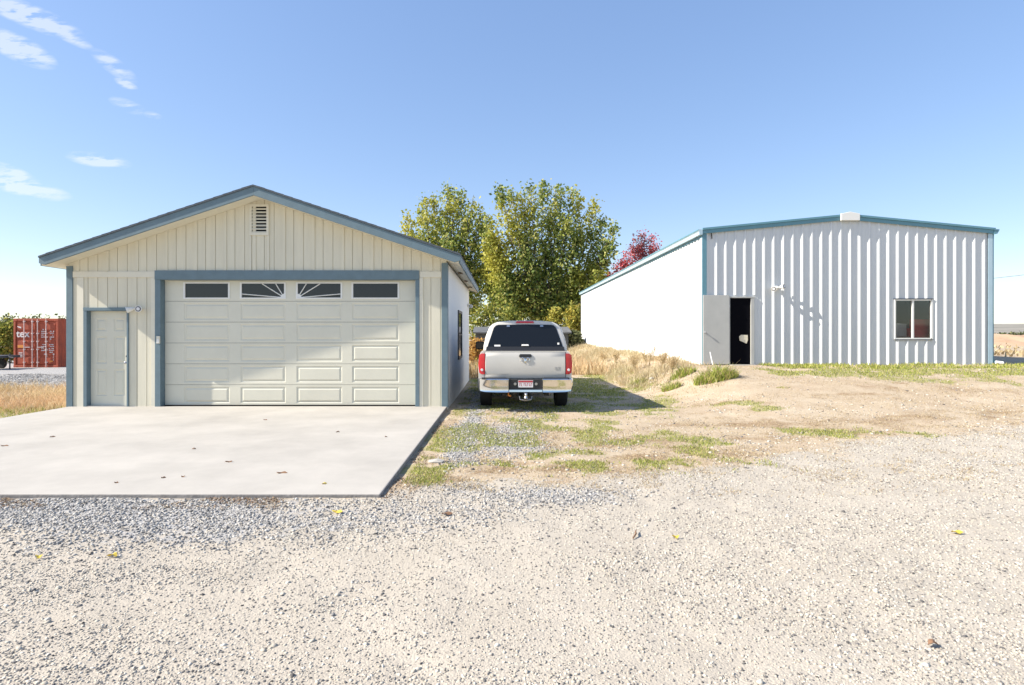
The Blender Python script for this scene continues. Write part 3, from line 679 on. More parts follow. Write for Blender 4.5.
# gable vent
va, vb, vc, vd = WX(252.3, YF), WX(267, YF), WZ(233.2, YF), WZ(206.8, YF)
vf = MB().box(va-.05, va, YF-.035, YF-.002, vc-.05, vd+.05).box(vb, vb+.05, YF-.035, YF-.002, vc-.05, vd+.05).box(va, vb, YF-.035, YF-.002, vc-.05, vc).box(va, vb, YF-.035, YF-.002, vd, vd+.05)
vent = vf.build('gable_vent', 'cream_paint', gar)
bx('vent_backing', 'black_screen', vent, va, vb, YF-.0055, YF-.003, vc, vd)
sl = MB(); dz = (vd-vc)/8
for i in range(8):
    z = vc+i*dz; sl.add([(va, YF-.034, z), (vb, YF-.034, z), (vb, YF-.034, z+dz*.18), (va, YF-.034, z+dz*.18), (va, YF-.008, z+dz*.42), (vb, YF-.008, z+dz*.42), (vb, YF-.008, z+dz*.6), (va, YF-.008, z+dz*.6)],
                        [(0, 1, 2, 3), (3, 2, 6, 7), (0, 4, 5, 1), (4, 7, 6, 5)])
sl.build('louvres', 'cream_paint', vent)
vb2 = MB().box(va-.05, va-.02, YF-.024, YF-.003, b1+.025, vc-.052).box(vb+.02, vb+.05, YF-.024, YF-.003, b1+.025, vc-.052)
vb2.build('vent_batten', 'cream_paint', gar)
# side window on the right wall
wy0, wy1, wz0, wz1 = 15.4, 16.6, .95, 2.15
xr = GR_
sf = MB().box(xr, xr+.03, wy0-.07, wy0, wz0-.07, wz1+.07).box(xr, xr+.03, wy1, wy1+.07, wz0-.07, wz1+.07).box(xr, xr+.03, wy0, wy1, wz0-.07, wz0).box(xr, xr+.03, wy0, wy1, wz1, wz1+.07)
sf.box(xr, xr+.02, wy0, wy1, (wz0+wz1)/2-.015, (wz0+wz1)/2+.015)
w_ = sf.build('side_window', 'dark_frame', gar); bx('pane', 'glass_dark', w_, xr+.002, xr+.010, wy0, wy1, wz0, wz1)

# lights & fittings on the garage
def floodlight(name, label, x, y, z, heads, m='white_paint', base='cream_paint', sc=1.0, face='y', group=None):
    t = thing(name, label, 'light', (x, y, z), group)
    n_ = Vector((0, -1, 0)) if face == 'y' else Vector((1, 0, 0))
    MB().tube([Vector((x, y, z)), Vector((x, y, z))+n_*.03*sc, Vector((x, y, z))+n_*.04*sc], [.055*sc, .055*sc, .03*sc], 16).build('base', base, t, smooth=40)
    for (dx, dz_, fx, fy, fz) in heads:
        p = Vector((x, y, z))+n_*.05*sc; q = p+Vector((dx, -.03*sc, dz_)) if face == 'y' else p+Vector((.03*sc, dx, dz_))
        MB().tube([p-n_*.02, (p+q)/2+Vector((0, 0, .01)), q], .012*sc, 8).build('arm', m, t, smooth=40)
        d = Vector((fx, fy, fz)).normalized()
        h = MB().tube([q-d*.045*sc, q-d*.03*sc, q+d*.03*sc, q+d*.085*sc, q+d*.09*sc], [.02*sc, .032*sc, .045*sc, .065*sc, .062*sc], 18).build('lamp_head', m, t, smooth=40)
        MB().tube([q+d*.088*sc, q+d*.094*sc], [.056*sc, .045*sc], 18).build('rim', 'dark_frame', h)
        MB().tube([q+d*.0945*sc, q+d*.0965*sc], [.034*sc, .03*sc], 16).build('lens', 'clear_lens', h)
    return t
fx, fz = WX(139, YF), WZ(309, YF)
floodlight('floodlight', 'white twin head floodlight above the entry door corner, on the cream garage wall', fx, YF-.002, fz, [(-.10, .0, -1, -.5, -.35), (.09, .0, .12, -1, -.05)], sc=1.1)
k = thing('keypad', 'small beige door opener keypad on the blue trim left of the overhead door', 'keypad', (WX(158.5, YT), YT, WZ(344, YT)))
kx0, kx1, kz0, kz1 = WX(157, YT), WX(160.3, YT), WZ(343.5, YT), WZ(336, YT)
bx('housing', 'cream_paint', k, kx0, kx1, YT-.028, YT-.001, kz0, kz1, bevel=.005)
bx('cover', 'white_paint', k, kx0+.006, kx1-.006, YT-.034, YT-.029, kz0+.01, kz0+.1, bevel=.003)
floodlight('floodlight', 'small twin head light on the shaded garage side wall, at its far back end', GR_+.002, 19.6, 2.55, [(-.09, .0, .5, -1, -.4), (.09, 0, .5, 1, -.4)], face='x')

# ------------------------------------------------------------------ METAL SHED
YS = 18.2; SL, SR = 6.40, 15.58; SB = 46.6; SG = .60; SE = 4.86; SRX = WX(847, YS); SRZ = 5.31
shed = thing('metal_shed', 'large white ribbed steel shed with teal roof trim, right building', 'shed', ((SL+SR)/2, YS, SG))
def ST(x): return SE+(SRZ-SE)*(1-abs(x-SRX)/(SRX-SL if x < SRX else SR-SRX))
dL, dR, dT = WX(728.6, YS), WX(753.5, YS), WZ(296.5, YS)
wL, wR, wB, wT = WX(894, YS), WX(932.5, YS), WZ(339.3, YS), WZ(299.3, YS)
zb = SG-.02
wl = MB(); rb = MB()
def seg(mb, x0, x1, z0, z1=None):
    za = z1 if z1 is not None else ST(x0)-.02; zc = z1 if z1 is not None else ST(x1)-.02
    mb.prism([(x0, z0), (x1, z0), (x1, zc), (x0, za)], YS, YS+.03)
xsplit = [SL, dL, dR, wL, SRX, wR, SR] if SRX > wL else [SL, dL, dR, SRX, wL, wR, SR]
for a, b in zip(xsplit[:-1], xsplit[1:]):
    if (a, b) == (dL, dR): seg(wl, a, b, dT)
    elif a >= wL and b <= wR: seg(wl, a, b, zb, wB); seg(wl, a, b, wT)
    else: seg(wl, a, b, zb)
front = wl.build('front_wall', 'shed_steel', shed)
pitch = 9.55/F*YS; x = WX(716.4, YS); HR = .036
while x > SL+.1: x -= pitch
xr_ = x
def rib(mb, xc, z0, z1a, z1b):
    a, b, c, d = xc-.060, xc-.012, xc+.016, xc+.046
    lo = [(a, YS, z0), (b, YS-HR, z0), (c, YS-HR, z0), (d, YS, z0)]
    hi = [(a, YS, z1a), (b, YS-HR, z1a), (c, YS-HR, z1b), (d, YS, z1b)]
    mb.add(lo+hi, [(0, 1, 5, 4), (1, 2, 6, 5), (2, 3, 7, 6), (0, 3, 2, 1), (4, 5, 6, 7)])
while xr_ < SR-.1:
    if xr_ > SL+.08:
        tp = ST(xr_)-.03
        lim = []
        if dL-.04 < xr_ < dR+.04: lim = [(dT+.05, tp)]
        elif wL-.05 < xr_ < wR+.05: lim = [(zb, wB-.03), (wT+.03, tp)]
        elif xr_ < dL: lim = [(SG+2.16, tp)] if False else [(zb, tp)]
        else: lim = [(zb, tp)]
        for z0, z1 in lim: rib(rb, xr_, z0, z1, z1)
        for off in (.098, .196):        # the two low stiffeners in every pan
            xo = xr_+off
            if xo < SR-.08 and not (dL-.05 < xo < dR+.05) and not (wL-.05 < xo < wR+.05):
                rb.add([(xo-.014, YS, zb), (xo-.004, YS-.0045, zb), (xo+.006, YS-.0045, zb), (xo+.014, YS, zb), (xo-.014, YS, tp), (xo-.004, YS-.0045, tp), (xo+.006, YS-.0045, tp), (xo+.014, YS, tp)], [(0, 1, 5, 4), (1, 2, 6, 5), (2, 3, 7, 6)])
    xr_ += pitch
rb.build('ribs', 'shed_steel', front)
sd = MB()
sd.box(SL, SL+.03, YS+.032, SB, zb, SE-.02)
yy = YS+.2
while yy < SB-.1:
    sd.add([(SL, yy-.05, zb), (SL-.034, yy-.015, zb), (SL-.034, yy+.015, zb), (SL, yy+.05, zb), (SL, yy-.05, SE-.03), (SL-.034, yy-.015, SE-.03), (SL-.034, yy+.015, SE-.03), (SL, yy+.05, SE-.03)], [(0, 1, 5, 4), (1, 2, 6, 5), (2, 3, 7, 6)]); yy += .3
sd.build('left_wall', 'shed_side', shed)
bx('right_wall', 'shed_steel', shed, SR-.03, SR, YS+.032, SB, zb, SE-.02)
rw = MB()
for a, b in ((SL+.032, SRX), (SRX, SR-.032)): rw.prism([(a, zb), (b, zb), (b, ST(b)-.03), (a, ST(a)-.03)], SB-.03, SB)
rw.build('rear_wall', 'shed_steel', shed)
rf2 = MB()
for a, b in ((SL-.04, SRX), (SRX, SR+.04)):
    za = ST(SL)-.0 if a < SRX else SRZ
    pa = (a, SE if a < SRX else SRZ); pb = (b, SRZ if b == SRX else SE)
    rf2.prism([pa, pb, (pb[0], pb[1]+.05), (pa[0], pa[1]+.05)], YS-.06, SB+.06)
roof2 = rf2.build('roof', 'teal_trim', shed)
rk = MB()
for a, b in ((SL-.05, SRX-.001), (SRX+.001, SR+.09)):
    e = SE; pa = (a, e if a < SRX else SRZ); pb = (b, SRZ if b < SRX+.01 else e)
    q = lambda p, d: (p[0], p[1]+d)
    rk.prism([q(pa, -.10), q(pb, -.10), q(pb, .015), q(pa, .015)], YS-.085, YS-.062)
    rk.prism([q(pa, .017), q(pb, .017), q(pb, .085), q(pa, .085)], YS-.115, YS-.062)
rk.build('rake_trim', 'teal_trim', roof2, bevel=.004)
cp = MB(); cx0, cx1 = WX(838.5, YS), WX(857, YS); c0, c1 = WZ(221.3, YS), WZ(214.5, YS)
cp.prism([(cx0, c0), (cx1, c0), (cx1, c1), ((cx0+cx1)/2, c1+.06), (cx0, c1)], YS-.16, YS-.09)
cp.build('ridge_end_cap', 'white_paint', roof2, bevel=.01)
rc = MB(); rc.prism([(SRX-.3, SRZ+.022), (SRX, SRZ+.10), (SRX+.3, SRZ+.022), (SRX+.3, SRZ+.06), (SRX, SRZ+.13), (SRX-.3, SRZ+.06)], YS-.1, SB+.05); rc.build('ridge_cap', 'teal_trim', roof2)
# eave gutters
gt = MB()
prof = [(SL-.05, SE-.13), (SL-.15, SE-.13), (SL-.16, SE-.03), (SL-.185, SE+.0), (SL-.185, SE+.04), (SL-.05, SE+.04)]
gt.prism(prof, YS-.1, SB); gu = gt.build('gutter', 'gutter_steel', roof2)
MB().box(SL-.194, SL-.186, YS-.1, SB, SE+.006, SE+.044).build('gutter_lip', 'teal_trim', gu)
MB().box(SL-.049, SL-.036, YS-.06, SB, SE-.21, SE-.13).build('eave_trim', 'teal_trim', roof2)
gt = MB().prism([(SR+.05, SE-.12), (SR+.15, SE-.10), (SR+.22, SE+.02), (SR+.20, SE+.045), (SR+.05, SE+.04)], YS-.1, SB); gt.build('gutter', 'teal_trim', roof2)
# corners
bx('corner_trim', 'teal_trim', shed, SL-.045, SL+.10, YS-.045, YS-.037, zb, ST(SL)-.09)
bx('corner_trim', 'gutter_steel', shed, SL-.045, SL-.037, YS-.036, YS+.12, zb, SE-.14)
bx('corner_trim', 'gutter_steel', shed, SR-.10, SR+.045, YS-.045, YS-.037, zb, ST(SR)-.09)  # lit look of this front face put into a paler colour
bx('corner_trim', 'teal_trim', shed, SR+.046, SR+.054, YS-.044, YS+.12, zb, SE-.12)  # shaded side of the same trim put into a darker colour
MB().tube([(SR+.10, YS+.02, SE-.1), (SR+.09, YS+.02, SE-.3), (SR+.09, YS+.02, SG+.18), (SR+.12, YS-.0, SG+.08), (SR+.28, YS-.05, SG+.05)], .035, 8).build('downspout', 'teal_trim', shed, smooth=50)
MB().tube([(SR+.12, YS-.07, SG+.07), (SR+.3, YS-.12, SG+.04)], [.055, .06], 10).build('drain_elbow', 'pvc', shed, smooth=50)
bx('base_trim', 'dark_frame', shed, SL, SR, YS-.006, YS-.001, zb-.08, zb)
MB().tube([(WX(712, YS), YS-.05, WZ(229, YS)), (WX(710.4, YS), YS-.06, WZ(230.5, YS)), (WX(710.6, YS), YS-.065, WZ(234, YS)), (WX(711.3, YS), YS-.05, WZ(239, YS))], .018, 6).build('cable', 'black_plastic', shed, smooth=50)
bx('dark_backdrop', 'dark_frame', shed, wL-1.6, wR+1.2, YS+1.15, YS+1.2, SG, SG+3.2)  # added dark sheet: puts interior gloom behind the window panes
bx('floor', 'interior', shed, SL+.04, SR-.04, YS+.04, SB-.04, SG-.05, SG)
# doorway: frame, leaf swung fully open against the wall, dark screen inside
df = MB().box(dL, dL+.03, YS-.05, YS+.05, SG, dT-.05).box(dR-.10, dR, YS-.05, YS+.05, SG, dT-.05).box(dL, dR+.03, YS-.055, YS+.05, dT-.05, dT)
df.build('door_frame', 'grey_door', shed, bevel=.003)
bx('screen_door', 'black_screen', shed, dL+.031, dR-.101, YS+.0, YS+.02, SG+.01, dT-.052)
lf = MB().box(WX(702.3, YS), dL-.012, YS-.095, YS-.055, SG+.01, WZ(295.2, YS)); leaf = lf.build('open_door', 'grey_door', shed, bevel=.004)
leaf['label'] = 'plain grey steel door swung open flat against the wall'
lx_ = WX(703.3, YS)
MB().tube([(lx_+.02, YS-.094, 1.62), (lx_+.02, YS-.13, 1.62), (lx_+.02, YS-.15, 1.62), (lx_+.02, YS-.17, 1.62)], [.03, .012, .03, .018], 12).build('door_knob', 'alloy', leaf, smooth=40)
for z in (.95, 1.65, 2.4): bx('hinge', 'alloy', leaf, dL-.011, dL+.004, YS-.1, YS-.056, z, z+.1)
sill = MB().box(dL-.02, dR+.0, YS-.30, YS-.06, SG-.12, SG-.005).build('door_sill', 'concrete', shed, bevel=.01)
# torn paper on the screen
pt = [(739, 336.5), (741, 334.8), (747.6, 335), (747.8, 340), (746.4, 343.6), (743, 342), (739.6, 340.6)]
pp = MB().prism([(WX(a, YS), WZ(b, YS)) for a, b in pt], YS-.012, YS-.003).build('paper_notice', 'paper')
tag(pp, 'torn white and brown paper stuck on the black screen in the shed doorway', 'notice')
# window with things behind it
fw = .045
wf = MB().box(wL, wL+fw, YS-.03, YS+.05, wB, wT).box(wR-fw-.02, wR, YS-.03, YS+.05, wB, wT).box(wL+fw, wR-fw, YS-.03, YS+.05, wB, wB+fw).box(wL+fw, wR-fw, YS-.03, YS+.05, wT-fw, wT)
wm = (wL+wR)/2-.02; wf.box(wm-.03, wm+.03, YS-.025, YS+.045, wB+fw, wT-fw)
wo = wf.build('window', 'white_paint', shed, bevel=.003)
bx('header_trim', 'dark_frame', wo, wL-.02, wR+.0, YS-.05, YS-.002, wT+.002, wT+.022)
bx('sill', 'dark_frame', wo, wL, wR, YS-.045, YS-.002, wB-.022, wB-.002)
for a, b in ((wL+fw, wm-.03), (wm+.03, wR-fw-.02)): bx('pane', 'pane', wo, a, b, YS+.008, YS+.012, wB+fw, wT-fw)
rx0 = wm+.05; rc_ = thing('tool_chest', 'red metal chest standing behind the right pane of the shed window', 'chest', (rx0+.3, YS+.5, SG))
bx('cabinet', 'red_tool', rc_, rx0, rx0+.75, YS+.25, YS+.75, SG+.001, wB+.36, bevel=.01)
for i in range(4): bx('drawer', 'red_tool', rc_, rx0+.03, rx0+.72, YS+.235, YS+.249, SG+.15+i*.33, SG+.15+i*.33+.3, bevel=.004)
wb = thing('workbench', 'dim bench under the left pane of the shed window', 'bench', (wL+.25, YS+.5, SG))
bx('bench_top', 'interior', wb, wL-.4, wm+.04, YS+.2, YS+.85, wB+.03, wB+.08)
for xx in (wL-.35, wm-.02): bx('leg', 'interior', wb, xx, xx+.05, YS+.25, YS+.3, SG+.001, wB+.03)
bo = thing('cardboard_box', 'white box on the bench behind the left pane of the shed window', 'box', (wL+.5, YS+.4, wB+.08))
bx('carton', 'box_white', bo, wL+.28, wm+.02, YS+.3, YS+.6, wB+.081, wB+.48, bevel=.01)
MB().prism([(wL+.27, wB+.481), (wm+.03, wB+.481), (wm+.02, wB+.50), (wL+.3, wB+.52)], YS+.3, YS+.45).build('flap', 'box_white', bo)
# floodlight on the shed wall
floodlight('floodlight', 'white twin head floodlight on the ribbed shed wall right of the open door', WX(775.5, YS), YS-.036, WZ(288, YS), [(-.11, -.02, -.6, -1, -.3), (.11, .02, .6, -1, .15)], base='white_paint', sc=1.25)

# ------------------------------------------------------------------ PICKUP TRUCK (origin between rear tyres on the ground)
TX = .474; TY = 12.1; TG = float(height(TX, 13.2, False))-.0
trk = thing('pickup_truck', 'silver white pickup truck with canopy, parked tail to the road between the buildings', 'pickup truck', (TX, TY+1.15, TG))
W = lambda py: WZ(py, TY)-TG                                # heights above the ground
def tp(u, v, w): return (TX+u, TY+v, TG+w)
RW, FW_, WR = 1.15, 4.72, .395
def arch(v):
    w = .50
    for c in (RW, FW_):
        d = abs(v-c)
        if d < .47: w = max(w, .395+math.sqrt(.47**2-d**2)*1.0)
    return w
secs = []
vs = sorted(set([0, .05, .15, .3, .5]+[round(RW-.47+.047*i, 3) for i in range(21)]+[1.8, 2.1, 2.6, 3.1, 3.6, 4.0]+[round(FW_-.47+.047*i, 3) for i in range(21)]+[5.3, 5.45, 5.6, 5.68]))
for v in vs:
    if v <= 2.1: top, ut = 1.305, .955
    elif v <= 3.9: top, ut = 1.33, .93
    else: t = (v-3.9)/1.8; top, ut = 1.30-.16*t*t, .90-.08*t
    nose = sm(5.2, 5.75, v)*.14; tail = .02*(1-sm(0, .12, v)); u0 = 1.0-nose-tail
    a = arch(v); mid = max(a+.02, .72)
    fl = .025 if (abs(v-RW) < .5 or abs(v-FW_) < .5) else 0
    pr = [(u0*.96+fl, a), (u0+.0+fl, mid), (u0+.01+fl*.5, (mid+1.05)/2), (u0, 1.12), (ut-nose-tail, top-.03), (ut-nose-tail-.04, top)]
    ring = [tp(u, v, w) for u, w in pr]+[tp(-u, v, w) for u, w in reversed(pr)]
    secs.append([Vector(p) for p in ring])
body = MB().loft(secs).build('body', 'truck_paint', trk, smooth=35)
# cab
def cabring(v, wt, ut, ub=.90, wb=1.30, crown=.02):
    pr = [(ub, wb), (ub-.02, wb+.08), ((ub+ut)/2+.03, (wb+wt)/2+.03), (ut+.03, wt-.07), (ut-.04, wt-.012), (ut*.5, wt+crown)]
    return [Vector(tp(u, v, w)) for u, w in pr]+[Vector(tp(-u, v, w)) for u, w in reversed(pr)]
MB().loft([cabring(2.12, 1.75, .74), cabring(2.2, 1.86, .72), cabring(2.5, 1.90, .72), cabring(3.3, 1.885, .71), cabring(3.55, 1.80, .72), cabring(4.05, 1.36, .80, wb=1.29, crown=0)]).build('cab', 'truck_paint', trk, smooth=40)
for sg in (-1, 1):
    cg = MB()
    for v0, v1, v0t, v1t in ((2.30, 3.02, 2.42, 3.0), (3.08, 3.85, 3.08, 3.45)):
        a = [tp(sg*.895, v0, 1.39), tp(sg*.895, v1, 1.39), tp(sg*.775, v1t, 1.78), tp(sg*.775, v0t, 1.78)]
        cg.add(a+[(p[0]+sg*.012, p[1], p[2]) for p in a], [(0, 1, 2, 3), (4, 7, 6, 5), (0, 4, 5, 1), (1, 5, 6, 2), (2, 6, 7, 3), (3, 7, 4, 0)])
    cg.build('side_glass', 'tint_glass', trk)
a = [tp(-.72, 3.60, 1.80), tp(.72, 3.60, 1.80), tp(.80, 4.02, 1.40), tp(-.80, 4.02, 1.40)]
MB().add(a+[(p[0], p[1]+.02, p[2]+.02) for p in a], [(0, 1, 2, 3), (4, 7, 6, 5), (0, 4, 5, 1), (1, 5, 6, 2), (2, 6, 7, 3), (3, 7, 4, 0)]).build('windshield', 'tint_glass', trk)
# canopy
wtop = W(320.3)
def canring(v, k=1.0, sl=.30, dz_=0):
    pr = [(.895, 1.315), (.89, 1.42), (.845, 1.62), (.77, 1.82), (.70, wtop-.075), (.60, wtop-.03), (.35, wtop-.004), (0, wtop)]
    pr = [(u*k, w-(dz_ if w > 1.5 else 0)) for u, w in pr]
    r_ = [Vector(tp(u, v+(w-1.3)*sl, w)) for u, w in pr]
    return r_+[Vector((2*TX-p.x, p.y, p.z)) for p in reversed(r_[:-1])]
can = MB().loft([canring(.045, .975, .30, .012), canring(.055, .99, .30, .004), canring(.085, 1), canring(.5, 1, .22), canring(1.5, 1, .03), canring(2.05, 1, 0, 0), canring(2.08, .97, 0, .02)]).build('canopy', 'truck_paint', trk, smooth=38)
def rp(u, w, off=0): return tp(u, .045+(w-1.3)*.30-off, w)
def rpanel(pts, off0, off1, name, m, par, bevel=0, fr=rp):
    n_ = len(pts); A = [fr(u, w, off0) for u, w in pts]; B_ = [fr(u, w, off1) for u, w in pts]
    return MB().add(A+B_, [tuple(range(n_)), tuple(range(2*n_-1, n_-1, -1))]+[(i, i+n_, (i+1) % n_+n_, (i+1) % n_) for i in range(n_)]).build(name, m, par, bevel=bevel)
wt_, wb_ = W(325.3), W(346.5)
win = [(-.79, wb_), (.79, wb_), (.775, wb_+.06), (.66, wt_-.06), (.615, wt_-.012), (.56, wt_+.004), (0, wt_+.012), (-.56, wt_+.004), (-.615, wt_-.012), (-.66, wt_-.06), (-.775, wb_+.06)]
rpanel([(u*1.02, w+(.012 if w > 1.5 else -.01)) for u, w in win], -.004, .008, 'window_seal', 'black_plastic', can)
rpanel(win, .009, .014, 'rear_window', 'tint_glass', can)
rpanel([(-.845, W(351.6)), (.845, W(351.6)), (.825, wb_-.003), (-.825, wb_-.003)], .002, .022, 'lower_rail', 'black_plastic', can, .004)
rpanel([(-.08, wb_+.012), (.08, wb_+.012), (.07, wb_+.045), (-.07, wb_+.045)], .015, .04, 'latch', 'white_paint', can, .004)
rpanel([(-.66, wb_+.0), (-.53, wb_+.0), (-.53, wb_+.035), (-.66, wb_+.035)], .015, .017, 'sticker', 'white_paint', can)
rpanel([(.69, wb_+.04), (.73, wb_+.04), (.73, wb_+.08), (.69, wb_+.08)], .015, .017, 'sticker', 'white_paint', can)
for u in (-.36, .36): rpanel([(u-.035, wt_-.03), (u+.035, wt_-.03), (u+.03, wt_+.01), (u-.03, wt_+.01)], .015, .03, 'hinge', 'alloy', can)
rpanel([(-.20, wtop-.052), (.20, wtop-.052), (.18, wtop-.014), (-.18, wtop-.014)], -.0, .022, 'high_brake_light', 'red_lens', can, .004)
for sg in (-1, 1):
    a = [tp(sg*.888, .45, 1.45), tp(sg*.888, 1.85, 1.45), tp(sg*.795, 1.80, 1.78), tp(sg*.795, .6, 1.78)]
    MB().add(a+[(p[0]+sg*.012, p[1], p[2]) for p in a], [(0, 1, 2, 3), (4, 7, 6, 5), (0, 4, 5, 1), (1, 5, 6, 2), (2, 6, 7, 3), (3, 7, 4, 0)]).build('side_window', 'tint_glass', can)
# tailgate
g0, g1_ = W(378), W(352.3)
def tg(u, w, off=0): return tp(u, -.0-off-.018*math.sin(max(0, min(1, (w-g0)/(g1_-g0)))*math.pi), w)
N_ = 10; A = []; tgm = MB(); cols = [-.85, -.84, -.5, 0, .5, .84, .85]
rings = []
for i in range(N_+1):
    w = g0+(g1_-g0)*i/N_
    rings.append([Vector(tg(u, w, .006 if abs(u) > .845 or i in (0, N_) else .018)) for u in cols])
fs = []; vs_ = [p for r in rings for p in r]; nc = len(cols)
for i in range(N_):
    for j in range(nc-1): fs.append((i*nc+j, i*nc+j+1, (i+1)*nc+j+1, (i+1)*nc+j))
tail = MB().add(vs_, fs).build('tailgate', 'truck_paint', trk, smooth=40)
MB().box(TX-.862, TX+.862, TY-.004, TY+.01, TG+g0-.012, TG+g1_+.004).build('gap', 'black_plastic', tail)
def tgp(u, w, off=0): p = tg(u, w, off+.018); return p
hz = W(355.7)
rpanel([(-.125, hz-.035), (.125, hz-.035), (.135, hz), (.115, hz+.035), (-.115, hz+.035), (-.135, hz)], .0, .02, 'handle', 'black_plastic', tail, .006, tgp)
# ram head badge: shield with two curled horns
ez = W(360.5); em = MB()
for sg in (-1, 1):
    pts = []
    for i in range(13):
        a = i/12*4.6; r = .058*(1-.45*i/12)
        pts.append(tgp(sg*(.012+.05-math.cos(a)*r*.75), ez+.012+math.sin(a)*r, .014))
    em.tube(pts, [.015-.0007*i for i in range(13)], 6)
em.add([tgp(-.02, ez+.04, .012), tgp(.02, ez+.04, .012), tgp(.028, ez, .02), tgp(.012, ez-.055, .012), tgp(-.012, ez-.055, .012), tgp(-.028, ez, .02), tgp(0, ez, .03)], [(0, 1, 6), (1, 2, 6), (2, 3, 6), (3, 4, 6), (4, 5, 6), (5, 0, 6)])
em.build('badge', 'chrome', tail, smooth=40)
text_obj('lettering', 'SLT', .075, 'alloy', TX+.62, TY-.036, TG+W(369.4), tail, .003)
rpanel([(-.83, g0+.08), (-.35, g0+.08), (-.35, g0+.092), (-.83, g0+.092)], -.002, .002, 'decal_strip', 'alloy', tail, 0, tgp)
# tail lights
for sg in (-1, 1):
    l0, l1 = W(374), W(353.5); A_ = []
    prof = [(.862, l0), (.93, l0-.005), (.985, l0+.03), (1.005, l0+.2), (.985, l1-.03), (.93, l1), (.862, l1)]
    m_ = MB(); n_ = len(prof)
    fr_ = [Vector(tp(sg*(u*.985+.01), -.028+.06*max(0, (u-.9))*6*.5, w)) for u, w in prof]; bk = [Vector(tp(sg*u, .16 if u > .95 else .03, w)) for u, w in prof]
    ctr = Vector(tp(sg*.92, -.035, (l0+l1)/2))
    m_.add(fr_+bk+[ctr], [(i, (i+1) % n_, 2*n_) for i in range(n_)]+[(i, i+n_, (i+1) % n_+n_, (i+1) % n_) for i in range(n_)])
    tl_ = m_.build('tail_light', 'red_lens', trk, smooth=35)
    q = MB().tube([tp(sg*.92, -.042, l0+.09), tp(sg*.92, -.025, l0+.09)], [.026, .03], 16).build('reverse_lens', 'clear_lens', tl_, smooth=40)
# bumper: chrome wings, step pad, plate recess
b0_, b1_ = W(391.3), W(377.9)
for sg in (-1, 1):
    rg = []
    for u, dv in ((.34, -.20), (.36, -.235), (.60, -.235), (.85, -.22), (.96, -.17), (1.0, -.08), (1.01, .08)):
        hh_ = (b1_-b0_); lowr = .03*max(0, (u-.8))/.2
        rg.append([Vector(tp(sg*u, dv+.015, b1_-.002)), Vector(tp(sg*u, dv-.012, b1_-.022)), Vector(tp(sg*u*1.002, dv+.004, (b0_+b1_)/2+.01)), Vector(tp(sg*u, dv+.024, b0_+.045+lowr)), Vector(tp(sg*u*.99, dv+.01, b0_+lowr)), Vector(tp(sg*u*.96, dv+.08, b0_+.02+lowr)), Vector(tp(sg*u*.96, dv+.08, b1_-.01))])
    (bm := MB()).loft(rg).build('bumper_wing', 'chrome', trk, smooth=40)
    MB().box(TX+sg*.40, TX+sg*.92, TY-.19, TY+.0, TG+b1_-.004, TG+b1_+.012).build('step_pad', 'black_plastic', trk)
MB().box(TX-.335, TX+.335, TY-.17, TY-.02, TG+b0_+.03, TG+b1_-.02).build('bumper_recess', 'black_plastic', trk)
MB().loft([[Vector(tp(u, -.235, b0_+.055)), Vector(tp(u, -.24, b0_+.01)), Vector(tp(u, -.16, b0_)), Vector(tp(u, -.16, b0_+.055))] for u in (-.345, 0, .345)]).build('bumper_lip', 'chrome', trk, smooth=30)
pl_ = MB().box(TX-.155, TX+.155, TY-.19, TY-.176, TG+W(386.5), TG+W(379.6)).build('licence_plate', 'plate_white', trk)
MB().box(TX-.15, TX+.15, TY-.193, TY-.1905, TG+W(381.6), TG+W(379.9)).build('plate_band', 'plate_red', pl_)
ch = MB()
for i, u in enumerate((-.12, -.085, -.03, .005, .04, .085, .12)):
    z0 = TG+W(385.2); z1 = TG+W(382.3); x0 = TX+u-.011; x1 = TX+u+.011
    ch.box(x0, x0+.007, TY-.193, TY-.1905, z0, z1); ch.box(x0+.008, x1, TY-.193, TY-.1905, z0 if i % 2 else z1-.01, z0+.01 if i % 2 else z1)
ch.build('plate_marks', 'plate_red', pl_)
for sg in (-1, 1): MB().tube([tp(sg*.22, -.18, (b0_+b1_)/2+.03), tp(sg*.22, -.172, (b0_+b1_)/2+.03)], .03, 12).build('plate_light' if sg > 0 else 'trailer_socket', 'alloy', trk)
# hitch with ball
hz = W(393); hm = MB().box(TX-.03, TX+.03, TY-.26, TY+.3, TG+hz-.03, TG+hz+.03).box(TX-.04, TX+.04, TY-.40, TY-.24, TG+hz-.085, TG+hz-.06).box(TX-.03, TX+.03, TY-.285, TY-.24, TG+hz-.085, TG+hz+.03)
ht = hm.build('hitch', 'alloy', trk, bevel=.004)
MB().tube([tp(0, -.34, hz-.06), tp(0, -.34, hz-.03), tp(0, -.34, hz-.02), tp(0, -.34, hz+.0), tp(0, -.34, hz+.02), tp(0, -.34, hz+.03)], [.03, .015, .022, .03, .022, .006], 14).build('hitch_ball', 'chrome', ht, smooth=50)
MB().tube([tp(-.13, -.2, hz-.05), tp(-.12, -.22, hz-.11), tp(0, -.23, hz-.13), tp(.12, -.22, hz-.11), tp(.13, -.2, hz-.05)], .012, 6).build('safety_chain', 'alloy', ht, smooth=50)
